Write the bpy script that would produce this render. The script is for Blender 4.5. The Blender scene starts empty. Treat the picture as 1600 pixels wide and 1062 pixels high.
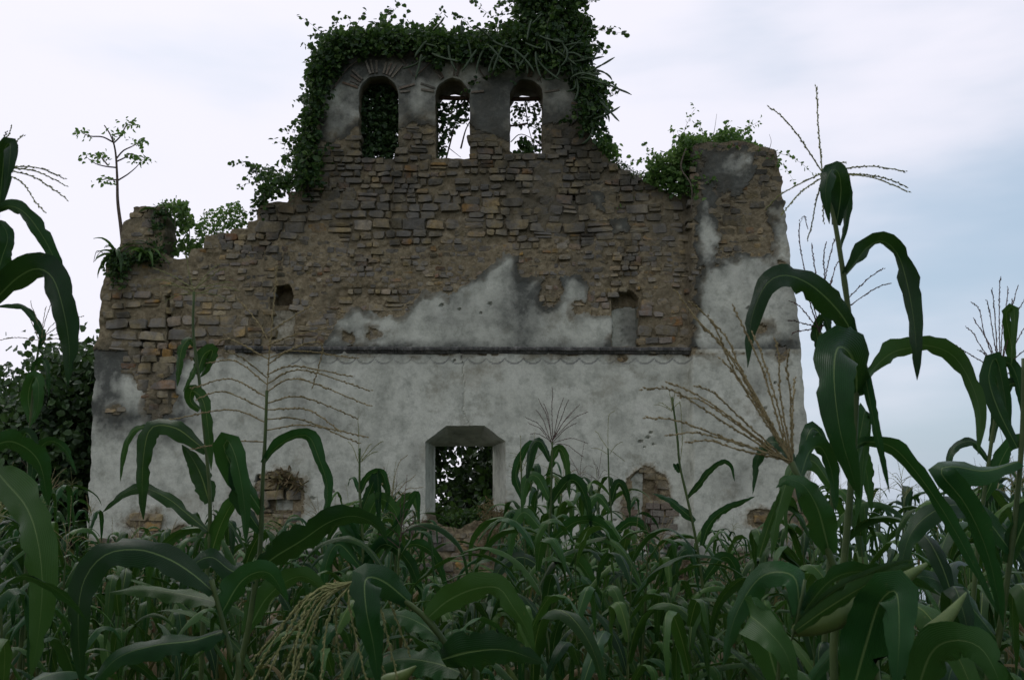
import bpy, math, random
import numpy as np
from mathutils import Vector, Matrix

rng = np.random.default_rng(7)
random.seed(7)
SC = bpy.context.scene
COL = SC.collection
rad = math.radians

# ------------------------------------------------------------------ camera, sky, sun, exposure
CAM_Z = 1.65
FPX = 1555.6                      # 35 mm lens on a 36 mm wide frame, in photo pixels (1600 wide)
HORIZON = 772.0
PITCH = math.atan((HORIZON - 531.0) / FPX)
cam_d = bpy.data.cameras.new('camera')
cam = bpy.data.objects.new('camera', cam_d); COL.objects.link(cam)
cam.location = (0, 0, CAM_Z); cam.rotation_euler = (rad(90) + PITCH, 0, 0)
cam_d.lens = 35; cam_d.sensor_width = 36; cam_d.sensor_fit = 'HORIZONTAL'
cam_d.clip_start = 0.05; cam_d.clip_end = 20000
cam_d.dof.use_dof = True; cam_d.dof.focus_distance = 11; cam_d.dof.aperture_fstop = 18
SC.camera = cam

SUN_EL, SUN_AZ = rad(48), rad(-28)     # azimuth from +Y (the view direction), negative to the left
w = bpy.data.worlds.new('World'); SC.world = w; w.use_nodes = True
nt = w.node_tree; nt.nodes.clear()
N = nt.nodes.new; L = nt.links.new
out = N('ShaderNodeOutputWorld'); bg = N('ShaderNodeBackground'); bg.inputs[1].default_value = 0.1
sky = N('ShaderNodeTexSky'); sky.sky_type = 'NISHITA'; sky.sun_disc = False
sky.sun_elevation = SUN_EL; sky.sun_rotation = SUN_AZ
sky.air_density = 1.0; sky.dust_density = 2.5; sky.ozone_density = 1.0
tc = N('ShaderNodeTexCoord')
mp = N('ShaderNodeMapping'); mp.inputs['Scale'].default_value = (1, 1, 3.5); mp.inputs['Location'].default_value = (3.1, 0.4, 1.7)
no = N('ShaderNodeTexNoise'); no.inputs['Scale'].default_value = 2.0; no.inputs['Detail'].default_value = 5; no.inputs['Roughness'].default_value = 0.5
L(tc.outputs['Generated'], mp.inputs[0]); L(mp.outputs[0], no.inputs['Vector'])
sep = N('ShaderNodeSeparateXYZ'); L(tc.outputs['Generated'], sep.inputs[0])
# the cloud sheet thins out towards the right (east)
thin = N('ShaderNodeMapRange'); thin.inputs['From Min'].default_value = -0.05; thin.inputs['From Max'].default_value = 0.46
thin.inputs['To Min'].default_value = 0.30; thin.inputs['To Max'].default_value = -0.12
lowm = N('ShaderNodeMapRange'); lowm.inputs['From Min'].default_value = 0.02; lowm.inputs['From Max'].default_value = 0.55; lowm.inputs['To Min'].default_value = 1.0; lowm.inputs['To Max'].default_value = 0.35
L(sep.outputs['Z'], lowm.inputs['Value'])
xl = N('ShaderNodeMath'); xl.operation = 'MULTIPLY'; L(sep.outputs['X'], xl.inputs[0]); L(lowm.outputs[0], xl.inputs[1]); L(xl.outputs[0], thin.inputs['Value'])
add = N('ShaderNodeMath'); add.operation = 'ADD'; L(no.outputs[0], add.inputs[0]); L(thin.outputs[0], add.inputs[1])
cov = N('ShaderNodeMapRange'); cov.interpolation_type = 'SMOOTHSTEP'
cov.inputs['From Min'].default_value = 0.30; cov.inputs['From Max'].default_value = 0.72
cov.inputs['To Min'].default_value = 0.0; cov.inputs['To Max'].default_value = 1.0
L(add.outputs[0], cov.inputs['Value'])
ccol = N('ShaderNodeMixRGB'); ccol.inputs[1].default_value = (4.3, 5.5, 6.8, 1); ccol.inputs[2].default_value = (7.9, 7.8, 8.7, 1)
L(cov.outputs[0], ccol.inputs[0])
cf = N('ShaderNodeMapRange'); cf.inputs['To Min'].default_value = 0.72; cf.inputs['To Max'].default_value = 0.97; L(cov.outputs[0], cf.inputs['Value'])
mx = N('ShaderNodeMixRGB'); L(cf.outputs[0], mx.inputs[0]); L(sky.outputs[0], mx.inputs[1]); L(ccol.outputs[0], mx.inputs[2])
sv = N('ShaderNodeVectorMath'); sv.operation = 'DOT_PRODUCT'; L(tc.outputs['Generated'], sv.inputs[0])
sv.inputs[1].default_value = (math.sin(SUN_AZ) * math.cos(SUN_EL), math.cos(SUN_AZ) * math.cos(SUN_EL), math.sin(SUN_EL))
gl = N('ShaderNodeMapRange'); gl.interpolation_type = 'SMOOTHSTEP'; gl.inputs['From Min'].default_value = -0.9; gl.inputs['From Max'].default_value = 0.95
gl.inputs['To Min'].default_value = 0.74; gl.inputs['To Max'].default_value = 0.96; L(sv.outputs['Value'], gl.inputs['Value'])
gm = N('ShaderNodeMixRGB'); gm.blend_type = 'MULTIPLY'; gm.inputs[0].default_value = 1.0; L(mx.outputs[0], gm.inputs[1]); L(gl.outputs[0], gm.inputs[2])
L(gm.outputs[0], bg.inputs[0]); L(bg.outputs[0], out.inputs[0])

sl = bpy.data.lights.new('sun', 'SUN'); sl.energy = 0.6; sl.angle = rad(25); sl.color = (1, 0.96, 0.9)
so = bpy.data.objects.new('sun', sl); COL.objects.link(so)
sdir = Vector((math.sin(SUN_AZ) * math.cos(SUN_EL), math.cos(SUN_AZ) * math.cos(SUN_EL), math.sin(SUN_EL)))
so.rotation_euler = sdir.to_track_quat('Z', 'Y').to_euler()
so.location = (-30, 60, 60)

SC.view_settings.view_transform = 'Standard'; SC.view_settings.look = 'None'
SC.view_settings.exposure = 0.3; SC.view_settings.gamma = 1.0; SC.view_settings.use_curve_mapping = False
SC.cycles.use_denoising = True
SC.cycles.max_bounces = 8; SC.cycles.transparent_max_bounces = 8

# ------------------------------------------------------------------ helpers
CP, SP = math.cos(PITCH), math.sin(PITCH)
def W(px, py, Y):
    """the place at depth Y seen at photo position (px, py)"""
    a = (np.asarray(px, float) - 800) / FPX; b = (531 - np.asarray(py, float)) / FPX
    dy = CP - b * SP; dz = SP + b * CP
    t = Y / dy
    return np.stack([a * t, np.broadcast_to(Y, np.shape(t)) + 0 * t, CAM_Z + dz * t], -1)
def PX(X, Y, Z):
    z = Z - CAM_Z
    d = Y * CP + z * SP; v = -Y * SP + z * CP
    return 800 + FPX * X / d, 531 - FPX * v / d
_lat = {}
def vnoise(x, y, seed=0):
    if seed not in _lat: _lat[seed] = np.random.default_rng(100 + seed).random((256, 256))
    g = _lat[seed]
    xi = np.floor(x).astype(int); yi = np.floor(y).astype(int)
    fx = x - xi; fy = y - yi; fx = fx * fx * (3 - 2 * fx); fy = fy * fy * (3 - 2 * fy)
    a = g[xi % 256, yi % 256]; b = g[(xi + 1) % 256, yi % 256]; c = g[xi % 256, (yi + 1) % 256]; d = g[(xi + 1) % 256, (yi + 1) % 256]
    return (a * (1 - fx) + b * fx) * (1 - fy) + (c * (1 - fx) + d * fx) * fy
def fbm(x, y, sc=1.0, octv=4, seed=0, gain=0.5):
    r = 0; a = 1; t = 0
    for o in range(octv):
        r = r + a * vnoise(x * sc + 17.3 * o, y * sc + 9.1 * o, seed + o); t += a; a *= gain; sc *= 2.03
    return r / t * 2 - 1
def sdf(P, x, y):
    """signed distance to a polygon, positive inside"""
    P = np.asarray(P, float); n = len(P)
    d = np.full(x.shape, 1e9); ins = np.zeros(x.shape, bool)
    for i in range(n):
        a = P[i]; b = P[(i + 1) % n]
        ex, ey = b - a; wx = x - a[0]; wy = y - a[1]
        t = np.clip((wx * ex + wy * ey) / (ex * ex + ey * ey + 1e-9), 0, 1)
        d = np.minimum(d, (wx - ex * t) ** 2 + (wy - ey * t) ** 2)
        c = (a[1] > y) != (b[1] > y)
        xs = a[0] + (y - a[1]) * ex / (ey if abs(ey) > 1e-9 else 1e-9)
        ins ^= c & (x < xs)
    d = np.sqrt(d)
    return np.where(ins, d, -d)
def sstep(a, b, x):
    t = np.clip((x - a) / (b - a), 0, 1); return t * t * (3 - 2 * t)

def mesh(name, V, F, mat=None, uv=None, attrs=None, smooth=False):
    me = bpy.data.meshes.new(name)
    me.from_pydata(np.asarray(V).tolist(), [], F.tolist() if isinstance(F, np.ndarray) else F)
    if uv is not None:
        lay = me.uv_layers.new(name='UVMap')
        vi = np.empty(len(me.loops), np.int32); me.loops.foreach_get('vertex_index', vi)
        lay.data.foreach_set('uv', np.asarray(uv, np.float32)[vi].ravel())
    for k, a in (attrs or {}).items():
        at = me.attributes.new(k, 'FLOAT', 'POINT'); at.data.foreach_set('value', np.asarray(a, np.float32))
    if smooth: me.polygons.foreach_set('use_smooth', np.ones(len(me.polygons), bool))
    if mat: me.materials.append(mat)
    return me
def obj(name, me, parent=None, loc=(0, 0, 0)):
    o = bpy.data.objects.new(name, me); COL.objects.link(o); o.location = loc
    if parent is not None: o.parent = parent
    return o
def tag(o, label=None, cat=None, group=None, kind=None):
    if label: o['label'] = label
    if cat: o['category'] = cat
    if group: o['group'] = group
    if kind: o['kind'] = kind
    return o
def thing(name, label, cat, loc=(0, 0, 0), group=None):
    o = bpy.data.objects.new(name, None); COL.objects.link(o); o.location = loc; o.empty_display_size = 0.2
    return tag(o, label, cat, group)
class MB:
    """collects pieces into one mesh"""
    def __init__(s): s.V = []; s.F = []; s.UV = []; s.n = 0
    def add(s, V, F, uv=None):
        V = np.asarray(V, float); s.V.append(V); s.F += [tuple(i + s.n for i in f) for f in F]
        s.UV.append(np.asarray(uv, float) if uv is not None else np.zeros((len(V), 2))); s.n += len(V)
    def mesh(s, name, mat, smooth=False, off=None):
        V = np.concatenate(s.V)
        if off is not None: V = V - np.asarray(off)
        return mesh(name, V, s.F, mat, np.concatenate(s.UV), smooth=smooth)
def catmull(P, n):
    P = np.asarray(P, float)
    if len(P) == 2: t = np.linspace(0, 1, n)[:, None]; return P[0] * (1 - t) + P[1] * t
    Q = np.vstack([2 * P[0] - P[1], P, 2 * P[-1] - P[-2]])
    seg = np.linalg.norm(np.diff(P, axis=0), axis=1); cum = np.concatenate([[0], np.cumsum(seg)]) / seg.sum()
    res = []
    for u in np.linspace(0, 1, n):
        i = min(np.searchsorted(cum, u, 'right') - 1, len(P) - 2); i = max(i, 0)
        t = (u - cum[i]) / max(cum[i + 1] - cum[i], 1e-9)
        a, b, c, d = Q[i], Q[i + 1], Q[i + 2], Q[i + 3]
        res.append(0.5 * (2 * b + (c - a) * t + (2 * a - 5 * b + 4 * c - d) * t * t + (3 * b - a - 3 * c + d) * t ** 3))
    return np.array(res)
def tangents(P):
    T = np.gradient(P, axis=0); return T / (np.linalg.norm(T, axis=1, keepdims=True) + 1e-12)
def tube(P, R, k=6, cap=True, lobes=0, lobe=0.0):
    P = np.asarray(P, float); n = len(P); R = np.broadcast_to(np.asarray(R, float), (n,))
    T = tangents(P)
    ref = np.array([0.31, 0.9, 0.2]); 
    if abs(T.mean(0) @ ref) > 0.85 * np.linalg.norm(T.mean(0)): ref = np.array([1, 0.1, 0.2])
    A = np.cross(T, ref); A /= np.linalg.norm(A, axis=1, keepdims=True) + 1e-12
    B = np.cross(T, A)
    th = np.arange(k) * 2 * math.pi / k
    rr = 1 + lobe * np.cos(th * lobes) if lobes else np.ones(k)
    V = P[:, None] + R[:, None, None] * rr[None, :, None] * (A[:, None] * np.cos(th)[None, :, None] + B[:, None] * np.sin(th)[None, :, None])
    F = [(i * k + j, i * k + (j + 1) % k, (i + 1) * k + (j + 1) % k, (i + 1) * k + j) for i in range(n - 1) for j in range(k)]
    if cap: F += [tuple(range(k))[::-1], tuple((n - 1) * k + j for j in range(k))]
    uv = np.stack([np.tile(np.arange(k) / k, n), np.repeat(np.linspace(0, 1, n), k)], 1)
    return V.reshape(-1, 3), F, uv

# ------------------------------------------------------------------ materials
def M(name):
    m = bpy.data.materials.new(name); m.use_nodes = True
    n = m.node_tree; b = n.nodes['Principled BSDF']
    return m, n, n.nodes.new, n.links.new, b
def noise(n, new, link, sc, det=4, rough=0.55, vec=None, coord='Object'):
    t = new('ShaderNodeTexNoise'); t.inputs['Scale'].default_value = sc; t.inputs['Detail'].default_value = det; t.inputs['Roughness'].default_value = rough
    if vec is None:
        c = n.nodes.get('TC') or new('ShaderNodeTexCoord'); c.name = 'TC'; vec = c.outputs[coord]
    link(vec, t.inputs['Vector']); return t.outputs[0]
def ramp(new, link, src, stops, interp='LINEAR'):
    r = new('ShaderNodeValToRGB'); e = r.color_ramp.elements; r.color_ramp.interpolation = interp
    while len(e) < len(stops): e.new(0.5)
    for q, (p, c) in zip(e, stops):
        q.position = p; q.color = (c if isinstance(c, tuple) else (c, c, c)) + (1,)
    link(src, r.inputs[0]); return r.outputs[0]
def mixc(new, link, f, a, b, mode='MIX'):
    m = new('ShaderNodeMixRGB'); m.blend_type = mode
    for i, v in ((0, f), (1, a), (2, b)):
        if isinstance(v, (int, float)): m.inputs[i].default_value = v
        elif isinstance(v, tuple): m.inputs[i].default_value = v + (1,)
        else: link(v, m.inputs[i])
    return m.outputs[0]
def mth(new, link, op, a, b=None, clamp=False):
    m = new('ShaderNodeMath'); m.operation = op; m.use_clamp = clamp
    for i, v in enumerate((a, b)):
        if v is None: continue
        if isinstance(v, (int, float)): m.inputs[i].default_value = v
        else: link(v, m.inputs[i])
    return m.outputs[0]
def bump(new, link, b, h, dist, strength=1.0):
    n = new('ShaderNodeBump'); n.inputs['Distance'].default_value = dist; n.inputs['Strength'].default_value = strength
    link(h, n.inputs['Height']); link(n.outputs[0], b.inputs['Normal'])

def mat_wall():
    m, n, new, link, b = M('plaster_and_mortar')
    A = lambda k: (lambda q: (setattr(q, 'attribute_name', k), q.outputs['Fac'])[1])(new('ShaderNodeAttribute'))
    pl, st, ln = A('plaster'), A('stain'), A('line')
    n1 = noise(n, new, link, 1.7, 6, 0.65); n2 = noise(n, new, link, 9, 6, 0.7); n3 = noise(n, new, link, 55, 3, 0.6)
    mor = ramp(new, link, n2, [(0.3, (0.10, 0.085, 0.052)), (0.52, (0.225, 0.19, 0.115)), (0.72, (0.35, 0.31, 0.205))])
    pla = ramp(new, link, n1, [(0.3, (0.39, 0.41, 0.34)), (0.5, (0.565, 0.59, 0.49)), (0.7, (0.66, 0.685, 0.58))])
    pla = mixc(new, link, 0.55, pla, ramp(new, link, n2, [(0.25, 0.45), (0.5, 0.85), (0.75, 1.0)]), 'MULTIPLY')
    pla = mixc(new, link, 0.3, pla, ramp(new, link, n3, [(0.3, 0.55), (0.6, 1.0)]), 'MULTIPLY')
    n4 = noise(n, new, link, 3.6, 7, 0.72)
    pla = mixc(new, link, ramp(new, link, n4, [(0.48, 0.0), (0.68, 0.7)]), pla, (0.21, 0.23, 0.185))
    pla = mixc(new, link, ramp(new, link, noise(n, new, link, 0.9, 5, 0.7), [(0.55, 0.0), (0.72, 0.45)]), pla, (0.30, 0.27, 0.19))
    pf = mth(new, link, 'ADD', pl, mth(new, link, 'MULTIPLY', mth(new, link, 'SUBTRACT', n2, 0.5), 0.5))
    pf = ramp(new, link, pf, [(0.3, 0.0), (0.75, 1.0)])
    c = mixc(new, link, pf, mor, pla)
    sf = mth(new, link, 'ADD', st, mth(new, link, 'MULTIPLY', mth(new, link, 'SUBTRACT', n2, 0.5), 0.9))
    sf = mth(new, link, 'MULTIPLY', ramp(new, link, sf, [(0.25, 0.0), (1.0, 1.0)]), 0.9)
    c = mixc(new, link, sf, c, (0.045, 0.05, 0.044))
    c = mixc(new, link, mth(new, link, 'MULTIPLY', ln, 0.7), c, (0.09, 0.095, 0.1))
    link(c, b.inputs['Base Color']); b.inputs['Roughness'].default_value = 0.93; b.inputs['Specular IOR Level'].default_value = 0.15
    h = mth(new, link, 'ADD', mth(new, link, 'MULTIPLY', n2, 1.0), mth(new, link, 'MULTIPLY', n3, 0.35))
    hh = mth(new, link, 'MULTIPLY', h, mth(new, link, 'SUBTRACT', 1.25, pf))
    bump(new, link, b, hh, 0.035, 0.9)
    return m
def mat_stone():
    m, n, new, link, b = M('rubble_stone')
    oi = new('ShaderNodeObjectInfo'); ge = new('ShaderNodeNewGeometry')
    r = mth(new, link, 'FRACT', mth(new, link, 'ADD', oi.outputs['Random'], ge.outputs['Random Per Island']))
    base = ramp(new, link, r, [(0.0, (0.16, 0.14, 0.085)), (0.2, (0.27, 0.225, 0.12)), (0.4, (0.35, 0.28, 0.14)), (0.55, (0.22, 0.195, 0.125)), (0.7, (0.38, 0.325, 0.195)),
                               (0.85, (0.36, 0.235, 0.07)), (0.93, (0.24, 0.13, 0.06)), (1.0, (0.43, 0.39, 0.28))])
    pos = ge.outputs['Position']
    n1 = noise(n, new, link, 2.2, 5, 0.65, pos); n2 = noise(n, new, link, 14, 5, 0.7, pos); n3 = noise(n, new, link, 60, 3, 0.6, pos)
    c = mixc(new, link, 0.75, base, ramp(new, link, n2, [(0.25, 0.35), (0.5, 0.85), (0.75, 1.3)]), 'MULTIPLY')
    lich = ramp(new, link, mth(new, link, 'ADD', n1, mth(new, link, 'MULTIPLY', n2, 0.3)), [(0.54, 0.0), (0.74, 0.8)])
    c = mixc(new, link, lich, c, (0.23, 0.225, 0.2))
    sz = new('ShaderNodeSeparateXYZ'); link(pos, sz.inputs[0])
    mr = new('ShaderNodeMapRange'); mr.inputs['From Min'].default_value = 5.6; mr.inputs['From Max'].default_value = 8.4; mr.inputs['To Min'].default_value = 0.16; mr.inputs['To Max'].default_value = 0.7
    link(sz.outputs[2], mr.inputs[0])
    mo = mth(new, link, 'ADD', mr.outputs[0], mth(new, link, 'MULTIPLY', mth(new, link, 'SUBTRACT', n1, 0.5), 1.6), True)
    mo = mth(new, link, 'MULTIPLY', mo, 0.8)
    c = mixc(new, link, mo, c, (0.04, 0.042, 0.036))
    stv = new('ShaderNodeMapping'); stv.inputs['Scale'].default_value = (1.3, 0.2, 0.22); link(pos, stv.inputs[0])
    c = mixc(new, link, ramp(new, link, noise(n, new, link, 1.6, 5, 0.6, stv.outputs[0]), [(0.52, 0.0), (0.7, 0.75)]), c, (0.05, 0.048, 0.036))
    link(c, b.inputs['Base Color']); b.inputs['Roughness'].default_value = 0.92; b.inputs['Specular IOR Level'].default_value = 0.15
    bump(new, link, b, mth(new, link, 'ADD', n2, mth(new, link, 'MULTIPLY', n3, 0.4)), 0.03, 0.9)
    return m
def mat_brick():
    m, n, new, link, b = M('thin_brick')
    oi = new('ShaderNodeObjectInfo')
    base = ramp(new, link, oi.outputs['Random'], [(0, (0.13, 0.125, 0.10)), (0.35, (0.22, 0.2, 0.15)), (0.6, (0.16, 0.1, 0.06)), (0.8, (0.27, 0.26, 0.21)), (1, (0.14, 0.11, 0.08))])
    ge = new('ShaderNodeNewGeometry'); n2 = noise(n, new, link, 22, 4, 0.7, ge.outputs['Position'])
    c = mixc(new, link, 0.8, base, ramp(new, link, n2, [(0.3, 0.4), (0.7, 1.2)]), 'MULTIPLY')
    link(c, b.inputs['Base Color']); b.inputs['Roughness'].default_value = 0.9
    bump(new, link, b, n2, 0.02)
    return m
def mat_plain(name, stops, sc=6, rough=0.9, bd=0.01, spec=0.2):
    m, n, new, link, b = M(name)
    n1 = noise(n, new, link, sc, 5, 0.65)
    link(ramp(new, link, n1, stops), b.inputs['Base Color']); b.inputs['Roughness'].default_value = rough; b.inputs['Specular IOR Level'].default_value = spec
    if bd: bump(new, link, b, n1, bd)
    return m
def mat_foliage(name, stops, trans=0.3, tcol=(0.10, 0.2, 0.03), rough=0.5):
    m, n, new, link, b = M(name)
    ge = new('ShaderNodeNewGeometry')
    n1 = noise(n, new, link, 1.4, 3, 0.6, ge.outputs['Position'])
    v = mth(new, link, 'ADD', mth(new, link, 'MULTIPLY', ge.outputs['Random Per Island'], 0.65), mth(new, link, 'MULTIPLY', n1, 0.4))
    c = ramp(new, link, v, stops)
    link(c, b.inputs['Base Color']); b.inputs['Roughness'].default_value = rough; b.inputs['Specular IOR Level'].default_value = 0.3
    tr = new('ShaderNodeBsdfTranslucent'); link(mixc(new, link, 0.5, c, tcol), tr.inputs[0])
    ms = new('ShaderNodeMixShader'); ms.inputs[0].default_value = trans
    link(b.outputs[0], ms.inputs[1]); link(tr.outputs[0], ms.inputs[2])
    link(ms.outputs[0], n.nodes['Material Output'].inputs[0])
    return m
def mat_maize_leaf(name, dark, light, rib):
    m, n, new, link, b = M(name)
    uvn = new('ShaderNodeUVMap'); s = new('ShaderNodeSeparateXYZ'); link(uvn.outputs[0], s.inputs[0])
    oi = new('ShaderNodeObjectInfo')
    d = mth(new, link, 'ABSOLUTE', mth(new, link, 'SUBTRACT', s.outputs[0], 0.5))
    n1 = noise(n, new, link, 7, 4, 0.6); n2 = noise(n, new, link, 40, 3, 0.6)
    f = mth(new, link, 'ADD', mth(new, link, 'MULTIPLY', n1, 0.6), mth(new, link, 'MULTIPLY', oi.outputs['Random'], 0.5))
    c = ramp(new, link, f, [(0.3, dark), (0.75, light)])
    c = mixc(new, link, mth(new, link, 'MULTIPLY', ramp(new, link, oi.outputs['Random'], [(0.72, 0.0), (0.95, 1.0)]), 0.6), c, (0.042, 0.085, 0.016))
    vein = mth(new, link, 'SINE', mth(new, link, 'MULTIPLY', s.outputs[0], 128.0))
    c = mixc(new, link, ramp(new, link, vein, [(0.2, 0.0), (1.0, 0.26)]), c, (light[0] * 1.7, light[1] * 1.45, light[2] * 1.6))
    # dry straw-coloured tips and blotches
    tip = mth(new, link, 'ADD', s.outputs[1], mth(new, link, 'ADD', mth(new, link, 'MULTIPLY', n2, 0.5), mth(new, link, 'MULTIPLY', oi.outputs['Random'], 0.12)))
    c = mixc(new, link, mth(new, link, 'MULTIPLY', ramp(new, link, tip, [(1.15, 0.0), (1.42, 1.0)]), 0.6), c, (0.12, 0.095, 0.035))
    c = mixc(new, link, ramp(new, link, n2, [(0.68, 0.0), (0.78, 0.4)]), c, (0.12, 0.12, 0.04))
    rw = mth(new, link, 'MULTIPLY', mth(new, link, 'SUBTRACT', 1.05, s.outputs[1]), 0.032)
    rib_f = mth(new, link, 'LESS_THAN', d, rw)
    c = mixc(new, link, mth(new, link, 'MULTIPLY', rib_f, 0.75), c, rib)
    link(c, b.inputs['Base Color']); b.inputs['Roughness'].default_value = 0.36; b.inputs['Specular IOR Level'].default_value = 0.12
    hb = mth(new, link, 'ADD', mth(new, link, 'MULTIPLY', vein, 0.25), mth(new, link, 'MULTIPLY', rib_f, 1.0))
    bump(new, link, b, hb, 0.0014, 0.6)
    tr = new('ShaderNodeBsdfTranslucent'); link(mixc(new, link, 0.5, c, (0.06, 0.14, 0.02)), tr.inputs[0])
    ms = new('ShaderNodeMixShader'); ms.inputs[0].default_value = 0.2
    link(b.outputs[0], ms.inputs[1]); link(tr.outputs[0], ms.inputs[2])
    link(ms.outputs[0], n.nodes['Material Output'].inputs[0])
    return m

MAT = dict(
    wall=mat_wall(), stone=mat_stone(), brick=mat_brick(),
    ledge=mat_plain('mouldy_cornice', [(0.3, (0.035, 0.037, 0.034)), (0.55, (0.1, 0.1, 0.09)), (0.75, (0.26, 0.26, 0.24))], 5, 0.95, 0.02),
    wood=mat_plain('old_beam', [(0.3, (0.05, 0.035, 0.025)), (0.7, (0.13, 0.085, 0.055))], 12),
    soil=mat_plain('field_soil', [(0.3, (0.03, 0.028, 0.018)), (0.5, (0.05, 0.055, 0.028)), (0.7, (0.09, 0.075, 0.045))], 1.5, 0.95, 0.05),
    bark=mat_plain('bark', [(0.3, (0.05, 0.04, 0.03)), (0.7, (0.14, 0.115, 0.085))], 15),
    ivy=mat_foliage('ivy_leaves', [(0.15, (0.010, 0.03, 0.010)), (0.55, (0.028, 0.07, 0.018)), (0.9, (0.085, 0.15, 0.032))], 0.3),
    bright=mat_foliage('fresh_leaves', [(0.15, (0.035, 0.085, 0.02)), (0.55, (0.075, 0.155, 0.035)), (0.9, (0.15, 0.24, 0.06))], 0.42, (0.16, 0.3, 0.05)),
    tree=mat_foliage('tree_leaves', [(0.15, (0.012, 0.03, 0.012)), (0.55, (0.028, 0.062, 0.02)), (0.9, (0.055, 0.11, 0.03))], 0.2),
    cactus=mat_foliage('cactus_skin', [(0.15, (0.018, 0.036, 0.018)), (0.6, (0.03, 0.055, 0.022)), (0.95, (0.075, 0.1, 0.04))], 0.0),
    vine_stem=mat_plain('vine_stem', [(0.3, (0.06, 0.05, 0.04)), (0.7, (0.17, 0.145, 0.11))], 18),
    drygrass=mat_foliage('dry_grass', [(0.1, (0.10, 0.085, 0.045)), (0.5, (0.2, 0.15, 0.075)), (0.9, (0.12, 0.14, 0.05))], 0.2, (0.2, 0.16, 0.06), 0.8),
    weeds=mat_foliage('weeds', [(0.1, (0.012, 0.03, 0.01)), (0.5, (0.028, 0.06, 0.017)), (0.9, (0.06, 0.085, 0.025))], 0.25),
    leafA=mat_maize_leaf('maize_leaf', (0.003, 0.018, 0.005), (0.013, 0.064, 0.014), (0.12, 0.19, 0.065)),
    leafB=mat_maize_leaf('maize_leaf_pale', (0.006, 0.028, 0.005), (0.032, 0.092, 0.014), (0.15, 0.21, 0.06)),
    leafDry=mat_maize_leaf('maize_leaf_dry', (0.06, 0.05, 0.02), (0.15, 0.115, 0.05), (0.2, 0.17, 0.09)),
    stalk=mat_plain('maize_stalk', [(0.3, (0.028, 0.052, 0.015)), (0.6, (0.055, 0.085, 0.024)), (0.8, (0.085, 0.075, 0.035))], 9, 0.5, 0.002, 0.2),
    tan=mat_plain('tassel_tan', [(0.3, (0.12, 0.10, 0.05)), (0.5, (0.2, 0.165, 0.08)), (0.75, (0.28, 0.24, 0.13))], 60, 0.8, 0),
    green=mat_plain('tassel_green', [(0.3, (0.12, 0.135, 0.05)), (0.6, (0.2, 0.21, 0.085)), (0.8, (0.28, 0.25, 0.12))], 60, 0.8, 0),
    purple=mat_plain('tassel_purple', [(0.3, (0.045, 0.028, 0.026)), (0.6, (0.09, 0.055, 0.045)), (0.8, (0.16, 0.11, 0.07))], 60, 0.8, 0),
    husk=mat_plain('maize_husk', [(0.3, (0.05, 0.09, 0.02)), (0.6, (0.09, 0.135, 0.03)), (0.8, (0.13, 0.16, 0.045))], 14, 0.5, 0.002, 0.3),
    silk=mat_plain('maize_silk', [(0.3, (0.06, 0.03, 0.018)), (0.7, (0.16, 0.09, 0.05))], 40, 0.8, 0),
)
def mat_water():
    m, n, new, link, b = M('lake_water')
    b.inputs['Base Color'].default_value = (0.10, 0.13, 0.16, 1); b.inputs['Roughness'].default_value = 0.06; b.inputs['IOR'].default_value = 1.33
    ge = new('ShaderNodeNewGeometry'); bump(new, link, b, noise(n, new, link, 0.05, 3, 0.5, ge.outputs['Position']), 0.3, 0.05)
    return m
MAT['water'] = mat_water()

# ------------------------------------------------------------------ ground and water
FY = 20.0                      # distance of the facade's front face
GB = -0.42                     # ground level at the foot of the wall
def ground_z(x, y):
    x = np.asarray(x, float); y = np.asarray(y, float)
    z = GB * sstep(6, 18, y)
    fall = np.maximum(0, np.hypot(np.maximum(x - 9, 0), np.maximum(y - 34, 0)))
    fall2 = np.maximum(0, y - 15) * sstep(6.6, 9, x)
    fall3 = np.maximum(0, np.maximum(-x - 30, -y - 25))
    z = z - 0.33 * np.maximum(np.maximum(fall, fall2), fall3) + 0.05 * fbm(x, y, 0.6, 3, 40)
    return np.maximum(z, -75)
gx = np.concatenate([-np.geomspace(9000, 40, 14), np.linspace(-36, 36, 73), np.geomspace(40, 9000, 14)])
gy = np.concatenate([-np.geomspace(9000, 30, 12), np.linspace(-26, 60, 87), np.geomspace(64, 12000, 18)])
GX, GY = np.meshgrid(gx, gy, indexing='ij')
gv = np.stack([GX, GY, ground_z(GX, GY)], -1).reshape(-1, 3)
ny = len(gy); gf = [(i * ny + j, (i + 1) * ny + j, (i + 1) * ny + j + 1, i * ny + j + 1) for i in range(len(gx) - 1) for j in range(ny - 1)]
tag(obj('ground', mesh('ground', gv, gf, MAT['soil'], smooth=True)), 'dark soil of the maize field', kind='structure')
tag(obj('water', mesh('water', [(-9000, 60, -60), (9000, 60, -60), (9000, 14000, -60), (-9000, 14000, -60)], [(0, 1, 2, 3)], MAT['water'])), 'pale distant water beyond the field', kind='structure')

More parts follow.
